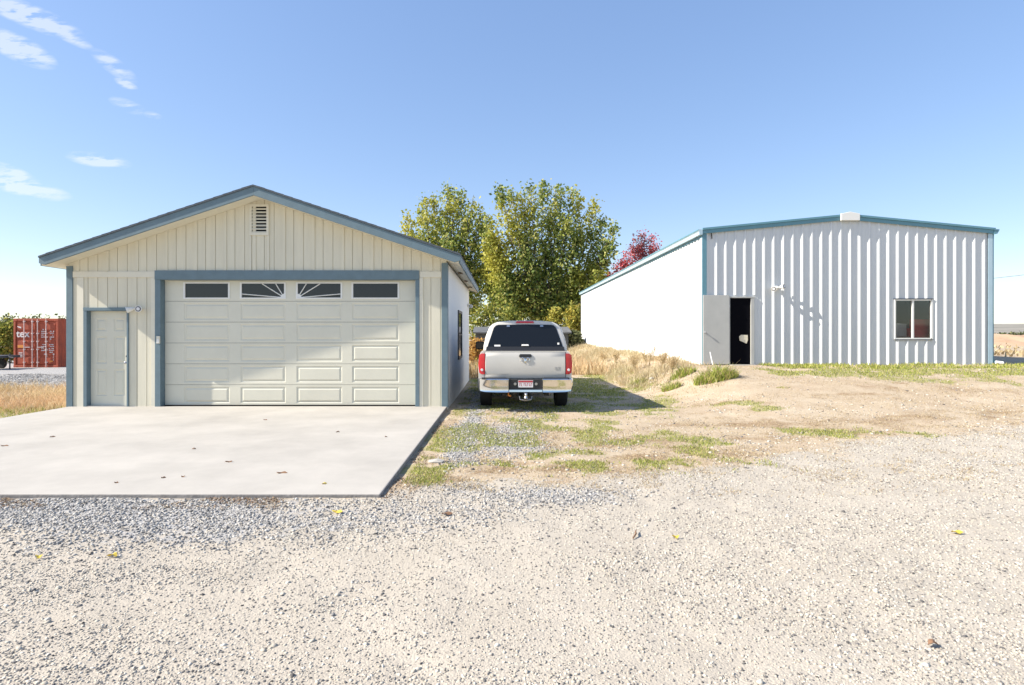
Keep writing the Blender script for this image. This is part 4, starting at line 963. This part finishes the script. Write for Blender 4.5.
# underside, exhaust
un = MB().box(TX-.84, TX+.84, TY+.15, TY+.66, TG+.48, TG+.8).box(TX-.70, TX+.70, TY+.60, TY+5.3, TG+.42, TG+.8).box(TX-.5, TX-.4, TY-.05, TY+5.4, TG+.36, TG+.48).box(TX+.4, TX+.5, TY-.05, TY+5.4, TG+.36, TG+.48)
un.build('chassis', 'underbody', trk)
MB().tube([tp(-.72, RW, WR-.02), tp(.72, RW, WR-.02)], .05, 10).tube([tp(-.1, RW, WR-.02), tp(.12, RW, WR-.02)], .14, 12).build('rear_axle', 'underbody', trk, smooth=50)
MB().tube([tp(.48, -.02, .40), tp(.50, .3, .40), tp(.45, .9, .44), tp(.3, 2.4, .4)], .035, 10).build('exhaust', 'rod_steel', trk, smooth=50)
MB().tube([tp(-.36, .02, .42), tp(-.36, .06, .36), tp(-.30, .06, .34)], .02, 8).build('tow_cable', 'faded_orange', trk, smooth=50)
# wheels
for sg in (-1, 1):
    for c in (RW, FW_):
        uo, ui = sg*.995, sg*.73
        prof = [(ui, .24), (ui, .36), (ui+sg*.02, .385), (ui+sg*.05, WR), (uo-sg*.05, WR), (uo-sg*.02, .385), (uo, .355), (uo, .25), (uo-sg*.03, .225), (ui+sg*.03, .225)]
        n_ = 40; vs_ = []; fs = []
        for k_ in range(n_):
            a = 2*math.pi*k_/n_
            for u, r in prof: vs_.append(tp(u, c+math.cos(a)*r, WR-.004+math.sin(a)*r))
        m_ = len(prof)
        for k_ in range(n_):
            for j in range(m_): fs.append((k_*m_+j, k_*m_+(j+1) % m_, ((k_+1) % n_)*m_+(j+1) % m_, ((k_+1) % n_)*m_+j))
        for k_ in range(n_):            # tread lugs
            a = 2*math.pi*(k_+.5)/n_; ca_, sa_ = math.cos(a), math.sin(a)
            for j in range(4):
                u0_ = ui+sg*(.045+j*.047); u1_ = u0_+sg*.036; a0, a1 = a-.045, a+.045
                b_ = len(vs_)
                for uu in (u0_, u1_):
                    for aa, rr_ in ((a0, WR-.004), (a1, WR-.004), (a1, WR+.006), (a0, WR+.006)): vs_.append(tp(uu, c+math.cos(aa)*rr_, WR-.004+math.sin(aa)*rr_))
                fs += [(b_+2, b_+3, b_+7, b_+6), (b_, b_+3, b_+7, b_+4), (b_+1, b_+2, b_+6, b_+5), (b_, b_+1, b_+2, b_+3), (b_+4, b_+5, b_+6, b_+7)]
        wh = MB().add(vs_, fs).build('wheel', 'tyre', trk, smooth=35)
        rm = MB().tube([tp(uo-sg*.02, c, WR), tp(uo-sg*.03, c, WR)], [.235, .235], 28)
        for k_ in range(5):
            a = 2*math.pi*k_/5+.3; rm.tube([tp(uo-sg*.015, c+math.cos(a)*.05, WR+math.sin(a)*.05), tp(uo-sg*.012, c+math.cos(a)*.22, WR+math.sin(a)*.22)], [.04, .03], 6)
        rm.tube([tp(uo-sg*.02, c, WR), tp(uo+sg*.005, c, WR)], [.06, .045], 14).build('rim', 'alloy', wh, smooth=40)
# mirrors, headlights, grille, front bumper
for sg in (-1, 1):
    v = 3.55
    mm = MB().tube([tp(sg*.90, v, 1.33), tp(sg*1.0, v-.02, 1.34)], .025, 8); mi = mm.build('mirror', 'black_plastic', trk)
    MB().loft([[Vector(tp(sg*(1.11+a*.115), v+d, 1.35+b*.105)) for a, b in ((-1, -.75), (-.75, -1), (.75, -1), (1, -.7), (1, .8), (.8, 1), (-.8, 1), (-1, .8))] for d in (-.05, .03)]).build('mirror_housing', 'black_plastic', mi, bevel=.01)
    MB().box(TX+sg*1.02, TX+sg*1.20, TY+v-.054, TY+v-.051, TG+1.275, TG+1.43).build('mirror_glass', 'tint_glass', mi)
    MB().box(TX+sg*.58, TX+sg*.84, TY+5.66, TY+5.72, TG+.85, TG+1.08).build('headlight', 'clear_lens', trk, bevel=.02)
MB().box(TX-.53, TX+.53, TY+5.67, TY+5.73, TG+.72, TG+1.10).build('grille', 'chrome', trk, bevel=.02)
MB().loft([[Vector(tp(u, dv, .46)), Vector(tp(u, dv+.06, .5)), Vector(tp(u, dv+.06, .66)), Vector(tp(u, dv, .69))] for u, dv in ((-.95, 5.45), (-.8, 5.7), (0, 5.76), (.8, 5.7), (.95, 5.45))]).build('front_bumper', 'chrome', trk, smooth=40)

# ------------------------------------------------------------------ SHIPPING CONTAINER
YC = 28.6; c0x, c1x = WX(13.5, YC), WX(58, YC); cb, ct = float(height(WX(35, YC), YC, False))-.02, WZ(318.5, YC)
con = thing('shipping_container', 'rusty red shipping container with lettered doors, left of the garage', 'container', ((c0x+c1x)/2, YC, cb))
cw = c1x-c0x
fr_ = MB()
for x0, x1 in ((c0x, c0x+.1), (c1x-.1, c1x)): fr_.box(x0, x1, YC, YC+.12, cb, ct)
fr_.box(c0x+.1, c1x-.1, YC+.0, YC+.12, ct-.12, ct).box(c0x+.1, c1x-.1, YC, YC+.12, cb, cb+.14)
fr_.box(c0x, c1x, YC+.125, YC+6.05, ct-.05, ct-.002)
cfr = fr_.build('frame', 'rust_red', con, bevel=.01)
sdm = MB()
y = YC+.125
while y < YC+6.0:
    for xx, sg in ((c0x, 1), (c1x, -1)):
        pts = [(xx+sg*.0, y), (xx+sg*.0, y+.07), (xx+sg*.036, y+.14), (xx+sg*.036, y+.21), (xx, y+.28)]
        for (xa, ya), (xb, yb) in zip(pts[:-1], pts[1:]):
            sdm.add([(xa, ya, cb), (xb, yb, cb), (xb, yb, ct-.05), (xa, ya, ct-.05)], [(0, 1, 2, 3)])
    y += .28
sdm.box(c0x+.04, c1x-.04, YC+6.0, YC+6.05, cb, ct-.06)
sdm.build('corrugated_sides', 'rust_red', con)
mid = (c0x+c1x)/2
for di, (a, b) in enumerate(((c0x+.105, mid-.012), (mid+.012, c1x-.105))):
    dm = MB().box(a, b, YC+.045, YC+.08, cb+.15, ct-.13)
    nr = 5; hgt = (ct-cb-.34)/nr
    for i in range(nr):
        z0 = cb+.17+i*hgt; dm.prism([(a+.04, z0+.03), (b-.04, z0+.03), (b-.04, z0+hgt-.09), (a+.04, z0+hgt-.09)], YC+.02, YC+.044)
    d = dm.build('door', 'rust_red', con, bevel=.012)
    d['label'] = ['left container door with large white letters', 'right container door with rows of small white marks'][di]
    for t_ in (.45, .86) if di == 0 else (.10, .53):
        xr2 = a+(b-a)*t_
        rd = MB().tube([(xr2, YC-.03, cb+.05), (xr2, YC-.03, ct-.04)], .021, 8)
        for zz in (.25, .9, 1.3, 1.7, 2.3): rd.box(xr2-.05, xr2+.05, YC-.045, YC+.019, cb+zz, cb+zz+.06)
        rd.box(xr2-.02, xr2+.32 if t_ < .5 else xr2+.02, YC-.055, YC-.035, cb+1.02, cb+1.06)
        rd.build('locking_bar', 'rod_steel', d, smooth=40)
    if di == 0:
        text_obj('lettering', 'tex', .50, 'faded_white', WX(16.2, YC), YC+.012, WZ(346.6-0, YC)+.0, d, .006).location.z = WZ(337, YC)-cb
    mk_ = MB(); ms2 = MB()
    if di == 0:
        mk_.prism([(WX(17, YC), WZ(326, YC)), (WX(21, YC), WZ(327, YC)), (WX(21, YC), WZ(328.4, YC)), (WX(17.8, YC), WZ(327.4, YC))], YC+.006, YC+.018)
        for i in range(4): mk_.box(WX(18.5, YC), WX(22.3, YC), YC+.006, YC+.018, WZ(353+i*1.4, YC), WZ(352.4+i*1.4, YC))
        ms2.box(WX(17.5, YC), WX(23, YC), YC+.006, YC+.018, WZ(347.8, YC), WZ(345, YC)); ms2.build('orange_label', 'faded_orange', d)
    else:
        for i in range(17):
            py = 329+i*1.9; xx = 41.2
            if 5 < i < 7: continue
            while xx < 53.5:
                L_ = random.uniform(.5, 1.5)
                if random.random() < (.85 if (i in (1, 2, 4, 8, 9, 10, 11)) else .35) and not 46.2 < xx < 48.3: mk_.box(WX(xx, YC), WX(xx+L_, YC), YC+.006, YC+.018, WZ(py+random.uniform(.7, 1.1), YC), WZ(py, YC))
                xx += L_+.45
        ms2.box(WX(49.5, YC), WX(52.5, YC), YC+.004, YC+.016, WZ(362, YC), WZ(360.6, YC)); ms2.build('orange_label', 'faded_orange', d)
    mk_.build('stencil_marks', 'faded_white', d)
for x0 in (c0x, c1x-.17):
    for z0 in (cb, ct-.13): MB().box(x0-.006, x0+.176, YC-.008, YC+.17, z0-.004, z0+.126).build('corner_casting', 'rust_red', con, bevel=.01)

# trailer left of the container, cut by the picture edge
zt = float(height(-23, 27, False))
tr = thing('utility_trailer', 'small dark flatbed trailer beside the container at the left picture edge', 'trailer', (WX(-6, 27), 27, zt))
MB().box(WX(-22, 27), WX(6, 27), 26.4, 27.8, zt+.55, zt+.66).build('deck', 'dark_frame', tr, bevel=.01)
MB().tube([(WX(6, 27), 27.1, zt+.6), (WX(12, 27), 27.1, zt+.55)], .04, 8).tube([(WX(8, 27), 27.1, zt+.75), (WX(8, 27), 27.1, zt)], .03, 8).build('tow_bar', 'dark_frame', tr)
for yy in (26.45, 27.75): MB().tube([(WX(-13, 27), yy-.07, zt+.24), (WX(-13, 27), yy+.07, zt+.24)], .24, 24).build('wheel', 'tyre', tr, smooth=40)
MB().box(WX(-22, 27), WX(2, 27), 26.42, 26.45, zt+.66, zt+.85).build('side_rail', 'rod_steel', tr)

# low outbuilding behind the truck
YO = 43; zo = float(height(0, YO, False)); oa, ob_ = WX(473, YO), WX(571, YO)
ou = thing('outbuilding', 'low grey outbuilding with a shallow roof far behind the truck, under the trees', 'outbuilding', ((oa+ob_)/2, YO, zo))
MB().box(oa+.2, ob_-.2, YO, YO+4, zo-.1, WZ(331, YO)).build('wall', 'outbuilding', ou)
z1 = WZ(332, YO); z2 = WZ(326.5, YO); mb = MB()
mb.add([(oa, YO-.4, z1), (ob_, YO-.4, z1), (ob_, YO+2, z2), (oa, YO+2, z2), (oa, YO+4.4, z1), (ob_, YO+4.4, z1), (oa, YO-.4, z1-.1), (ob_, YO-.4, z1-.1), (ob_, YO+4.4, z1-.1), (oa, YO+4.4, z1-.1)],
       [(0, 1, 2, 3), (3, 2, 5, 4), (0, 6, 7, 1), (4, 5, 8, 9), (6, 9, 8, 7), (0, 3, 4, 9, 6), (1, 7, 8, 5, 2)]).build('roof', 'roof_grey', ou)
MB().box(1.4, 2.3, YO-.03, YO-.002, zo, zo+1.75).build('door', 'white_paint', ou)

# white plastic bucket and debris by the far shed corner
# power pole and wire at right
pp = thing('utility_pole', 'wooden utility pole carrying the thin wire right of the metal shed', 'pole', (WX(1085, 90), 90, .6))
MB().tube([(WX(1085, 90), 90, .4), (WX(1085, 90), 90, 11.6)], [.17, .12], 12).build('pole', 'brown_wood', pp, smooth=50)
MB().box(WX(1085, 90)-.06, WX(1085, 90)+.06, 89.86, 89.98, 10.9, 11.05).build('bracket', 'brown_wood', pp)
wp = []
A_ = Vector((WX(1085, 90), 90, WZ(266.5, 90))); B_ = Vector((WX(880, 90), 95, WZ(284, 90)))
for i in range(25):
    t = i/24; p = A_.lerp(B_, t); p.z -= 4*t*(1-t)*.6; wp.append(p)
wr = MB().tube(wp, .035, 6).build('power_wire', 'wire'); tag(wr, 'thin overhead wire against the sky at the right edge beyond the shed', 'wire')

# ------------------------------------------------------------------ plants by the shed and small ground things
def weed(name, label, px, py, w, h, m, n=260, group=None, cat='weed'):
    x0, y0 = G(px, py); z0 = float(height(x0, y0)); t = thing(name, label, cat, (x0, y0, z0), group)
    a = R.uniform(0, 6.28, n); r = w/2*np.sqrt(R.rand(n)); x = x0+np.cos(a)*r; y = y0+np.sin(a)*r*.6
    hh = h*(1-.55*(r/(w/2))**2)*R.uniform(.5, 1.05, n)
    k = int(n*.8); blades('foliage', x[:k], y[:k], hh[:k]*R.uniform(.5, 1.15, k), .020, m, 1.1, parent=t); blades('dry_blades', x[k:], y[k:], hh[k:]*1.15, .014, 'straw', .9, parent=t)
    return t
def px_w(px, py, wpx): x0, y0 = G(px, py); return wpx/F*y0
weed('weed_clump', 'largest bright green weed clump, in front of the open grey shed door', 716, 379, px_w(716, 379, 44), .50, 'weed_green', 1200, 'green weed clumps near the shed')
weed('weed_clump', 'green weed clump left of the door clump, against the white wall end', 683, 376, px_w(683, 376, 26), .42, 'weed_green', 500, 'green weed clumps near the shed')
weed('weed_clump', 'small round green weed clump alone on the dirt in front of the others', 672, 389, px_w(672, 389, 20), .30, 'weed_green', 320, 'green weed clumps near the shed')
weed('weed_clump', 'yellowish green weed clump at the lower edge of the dry weeds', 637, 385, px_w(637, 385, 22), .30, 'weed_green', 380, 'green weed clumps near the shed')
weed('weed_tuft', 'tiny flat green tuft on the bare dirt in front of the shed doorway', 783, 388, px_w(783, 388, 15), .05, 'grass_green', 140, 'green weed clumps near the shed')
def stalk(label, px, py, h, seed):
    x0, y0 = G(px, py); z0 = float(height(x0, y0)); t = thing('dry_weed', label, 'weed', (x0, y0, z0), 'tall dry weeds on the bank'); rr = random.Random(seed)
    mb = MB(); cen = []
    for i in range(9):
        a = rr.uniform(0, 6.28); L = h*rr.uniform(.6, 1); q = (x0+math.cos(a)*L*.35, y0+math.sin(a)*L*.3, z0+L)
        m1 = (x0+math.cos(a)*L*.1, y0+math.sin(a)*L*.1, z0+L*.5); mb.tube([(x0, y0, z0-.02), m1, q], [.006, .004, .003], 4)
        for b in range(6):
            s_ = .35+.1*b; p = Vector(m1).lerp(Vector(q), (s_-.35)/.6); e = p+Vector((rr.uniform(-.14, .14), rr.uniform(-.14, .14), rr.uniform(.05, .16))); mb.tube([p, e], [.005, .003], 3); cen.append(tuple(e)); cen.append(tuple((p+e)/2))
    mb.build('stem', 'straw_pale', t); tag(leafcloud('seed_heads', np.array(cen), .09, 7, .035, 'straw', t), kind='stuff')
for i, (px, py, h, lb) in enumerate([(648, 372, .95, 'tallest dry weed against the white shed wall, mid bank'), (661, 374, .75, 'dry weed right of the tallest one against the white wall'), (634, 372, .7, 'dry weed left of the tallest one on the bank'),
                                      (616, 366, .7, 'dry branching weed near the truck end of the bank, second from the left'), (603, 364, .6, 'leftmost tall dry weed on the bank, nearest the truck'), (672, 374, .55, 'short dry weed behind the green clump at the wall')]): stalk(lb, px, py, h, i)
# leaning stick by the open door
x0, y0 = G(712, 377); z0 = float(height(x0, y0))
st_ = MB().tube([(WX(714, 17.6), 17.6, z0+.02), (WX(710, 17.9), 17.9, WZ(352, 17.9))], [.02, .012], 6).build('stick', 'straw' if False else 'pvc'); tag(st_, 'thin pale stick leaning among the green weeds by the open shed door', 'stick')

def leaf(px, py, m, label, s=.06, on=None):
    if on is not None: Y = F*(CAMZ-on)/(py-CY); X = WX(px, Y); z = on+.006
    else: X, Y = G(px, py); z = float(height(X, Y))+.022
    a = random.uniform(0, 6.28); pts = []
    for k_ in range(10):
        t = k_/10*6.283; r = s*(.5+.12*math.cos(3*t))*(1.25 if abs(math.cos(t/1)) > .9 else 1); pts.append((X+math.cos(t+a)*r*1.2, Y+math.sin(t+a)*r*.8, z+.012*math.sin(t*2)))
    lo = [(p[0], p[1], p[2]-.0015) for p in pts]; n_ = 10
    o = MB().add(pts+[(X, Y, z+.004)]+lo+[(X, Y, z+.0025)], [(i, (i+1) % n_, n_) for i in range(n_)]+[(11+(i+1) % n_, 11+i, 11+n_) for i in range(n_)]).build('fallen_leaf', m, origin=(X, Y, z))
    tag(o, label, 'leaf', 'fallen leaves on the ground')
for a in [(113, 559, 'leaf_yellow', 'yellow fallen leaf on the gravel at lower left, the biggest yellow one', .05), (337, 514, 'leaf_yellow', 'yellow leaf on grey gravel just below the right part of the slab edge', .07),
          (39, 560, 'leaf_yellow', 'faint yellow leaf on the gravel near the left edge', .04), (446, 516, 'leaf_brown', 'reddish brown leaf standing out on the gravel below the slab corner', .07),
          (676, 541, 'leaf_yellow', 'small olive yellow leaf on the tan gravel right of centre', .04), (933, 650, 'leaf_brown', 'orange brown leaf on the gravel at lower right', .05), (956, 535, 'leaf_yellow', 'pale yellow leaf on the gravel at the right', .06)]: leaf(*a)
for a in [(281, 473, 'leaf_brown', 'largest brown leaf on the concrete driveway, right of centre', .085), (229, 462, 'leaf_brown', 'dark brown leaf on the middle of the concrete driveway', .06), (183, 477, 'leaf_brown', 'small dark leaf low on the driveway, right one of a pair', .035),
          (163, 478, 'leaf_brown', 'small dark leaf low on the driveway, left one of a pair', .035), (338, 432, 'leaf_brown', 'dark leaf on the driveway below the right door panels', .05), (194, 449, 'leaf_brown', 'faint brown leaf on the driveway below the keypad', .045),
          (52, 437, 'leaf_brown', 'brown leaf on the driveway near the dry grass', .06), (4, 446, 'leaf_brown', 'brown leaf on the driveway at the left picture edge', .07), (116, 483, 'leaf_brown', 'tiny dark leaf near the front edge of the driveway, left', .03),
          (386, 437, 'leaf_brown', 'dark leaf near the right edge of the driveway', .035), (324, 484, 'leaf_yellow', 'yellowish leaf near the front edge of the driveway', .04), (265, 420, 'leaf_brown', 'small leaf on the driveway close to the overhead door', .05)]: leaf(*a, on=0)
x0, y0 = G(636, 539); z0 = float(height(x0, y0))
t = MB().tube([(x0-.04, y0-.07, z0+.012), (x0, y0, z0+.025), (x0+.01, y0+.06, z0+.02), (x0+.03, y0+.12, z0+.015)], [.006, .008, .006, .003], 6).build('twig', 'leaf_brown'); tag(t, 'short dark twig lying on the tan gravel below the truck shadow', 'twig')
x0, y0 = G(437, 462); z0 = float(height(x0, y0))
v = IV*(1+R.uniform(-.25, .25, (12, 1)))*np.array([.11, .06, .03])+np.array([x0, y0, z0+.01]); t = MB().add([tuple(p) for p in v], [tuple(f) for f in IF]).build('flat_rock', 'concrete', bevel=.006); tag(t, 'flat pale rock in the grass beside the driveway edge', 'rock')
for px, py, s_, lb in ((602, 372, .11, 'larger pale rock among the weeds on the bank right of the truck'), (620, 377, .07, 'smaller pale rock lower on the weed bank'), (652, 380, .09, 'pale rock at the foot of the dry weeds near the green clumps')):
    x0, y0 = G(px, py); z0 = float(height(x0, y0)); v = IV*(1+R.uniform(-.2, .2, (12, 1)))*np.array([s_*1.3, s_, s_*.75])+np.array([x0, y0, z0+s_*.4])
    t = MB().add([tuple(p) for p in v], [tuple(f) for f in IF]).build('rock', 'concrete', bevel=.015); tag(t, lb, 'rock', 'rocks on the weed bank')

# ------------------------------------------------------------------ sky, sun, camera
sc = bpy.context.scene
wd = bpy.data.worlds.new('World'); sc.world = wd; wd.use_nodes = True; nt = wd.node_tree; n = nt.nodes; l = nt.links
bg_ = n['Background']; sky = n.new('ShaderNodeTexSky'); sky.sky_type = 'NISHITA'; sky.sun_disc = False
el = math.atan2(-LZ, math.hypot(LX, LY)); az = math.atan2(-LX, -LY)       # towards the sun, clockwise from +Y
sky.sun_elevation = el; sky.sun_rotation = az % (2*math.pi); sky.altitude = 800; sky.air_density = 1.0; sky.dust_density = .6; sky.ozone_density = 2.0
tc = n.new('ShaderNodeTexCoord'); sx = n.new('ShaderNodeSeparateXYZ'); l.new(tc.outputs['Generated'], sx.inputs[0])
def math_(op, a, b=None):
    x = n.new('ShaderNodeMath'); x.operation = op
    for i, v in enumerate((a, b)):
        if v is None: continue
        if isinstance(v, (int, float)): x.inputs[i].default_value = v
        else: l.new(v, x.inputs[i])
    return x.outputs[0]
u = math_('DIVIDE', sx.outputs[0], math_('MAXIMUM', sx.outputs[1], .05)); v = math_('DIVIDE', sx.outputs[2], math_('MAXIMUM', sx.outputs[1], .05))
cv = n.new('ShaderNodeCombineXYZ'); l.new(u, cv.inputs[0]); l.new(v, cv.inputs[1])
tot = None
for px, py, wx, wy, rot, amt in [(30, 16, 62, 13, 22, 1.0), (60, 30, 40, 8, 30, .7), (18, 48, 45, 14, 25, 1.0), (114, 66, 30, 9, 35, .55), (126, 84, 14, 5, 25, .8), (128, 106, 22, 7, 20, .4), (152, 115, 12, 4, 15, .35), (98, 160, 36, 8, 8, .8), (15, 184, 62, 11, 14, 1.0), (10, 172, 30, 8, 20, .6)]:
    mp = n.new('ShaderNodeMapping'); mp.vector_type = 'TEXTURE'
    mp.inputs['Location'].default_value = ((px-CX)/F, (CY-py)/F, 0); mp.inputs['Rotation'].default_value = (0, 0, -math.radians(rot)); mp.inputs['Scale'].default_value = (wx/F, wy/F, 1)
    l.new(cv.outputs[0], mp.inputs[0]); gd = n.new('ShaderNodeTexGradient'); gd.gradient_type = 'SPHERICAL'; l.new(mp.outputs[0], gd.inputs[0])
    g_ = math_('MULTIPLY', gd.outputs['Fac'], amt); tot = g_ if tot is None else math_('MAXIMUM', tot, g_)
mp = n.new('ShaderNodeMapping'); mp.inputs['Rotation'].default_value = (0, 0, math.radians(24)); mp.inputs['Scale'].default_value = (17, 75, 1); l.new(cv.outputs[0], mp.inputs[0])
no = n.new('ShaderNodeTexNoise'); no.inputs['Scale'].default_value = 1; no.inputs['Detail'].default_value = 6; no.inputs['Roughness'].default_value = .6; l.new(mp.outputs[0], no.inputs['Vector'])
mr = n.new('ShaderNodeMapRange'); mr.inputs[1].default_value = .40; mr.inputs[2].default_value = .72; l.new(no.outputs[0], mr.inputs[0])
cf = math_('MULTIPLY', math_('MULTIPLY', math_('POWER', tot, 1.0), mr.outputs[0]), 2.6)
cf = math_('MULTIPLY', math_('MINIMUM', cf, .45), math_('GREATER_THAN', sx.outputs[1], .06))
cm = n.new('ShaderNodeMix'); cm.data_type = 'RGBA'; cm.inputs[7].default_value = (4.6, 4.7, 4.8, 1); l.new(cf, cm.inputs[0]); gm = n.new('ShaderNodeGamma'); gm.inputs[1].default_value = .52; l.new(sky.outputs[0], gm.inputs[0]); hs = n.new('ShaderNodeHueSaturation'); hs.inputs['Hue'].default_value = .512; hs.inputs['Saturation'].default_value = 1.5; hs.inputs['Value'].default_value = 1.95; l.new(gm.outputs[0], hs.inputs['Color']); l.new(hs.outputs[0], cm.inputs[6]); l.new(cm.outputs[2], bg_.inputs[0])
bg_.inputs[1].default_value = .12
sun = bpy.data.lights.new('sun', 'SUN'); sun.energy = 5.0; sun.angle = math.radians(.53); sun.color = (1, .93, .83)
so = bpy.data.objects.new('sun', sun); C.objects.link(so); so.rotation_euler = Vector((LX, LY, LZ)).to_track_quat('-Z', 'Y').to_euler(); so.location = (-20, -5, 20)
cam = bpy.data.cameras.new('camera'); cam.sensor_width = 36; cam.lens = F/1024*36; cam.shift_x = (512-CX)/1024; cam.shift_y = -(342.5-CY)/1024; cam.clip_end = 8000; cam.clip_start = .05
co = bpy.data.objects.new('camera', cam); C.objects.link(co); co.location = (0, 0, CAMZ); co.rotation_euler = (math.pi/2, 0, 0); sc.camera = co
sc.render.resolution_x = 1024; sc.render.resolution_y = 685
sc.view_settings.view_transform = 'Standard'; sc.view_settings.look = 'None'; sc.view_settings.exposure = .96; sc.view_settings.gamma = 1
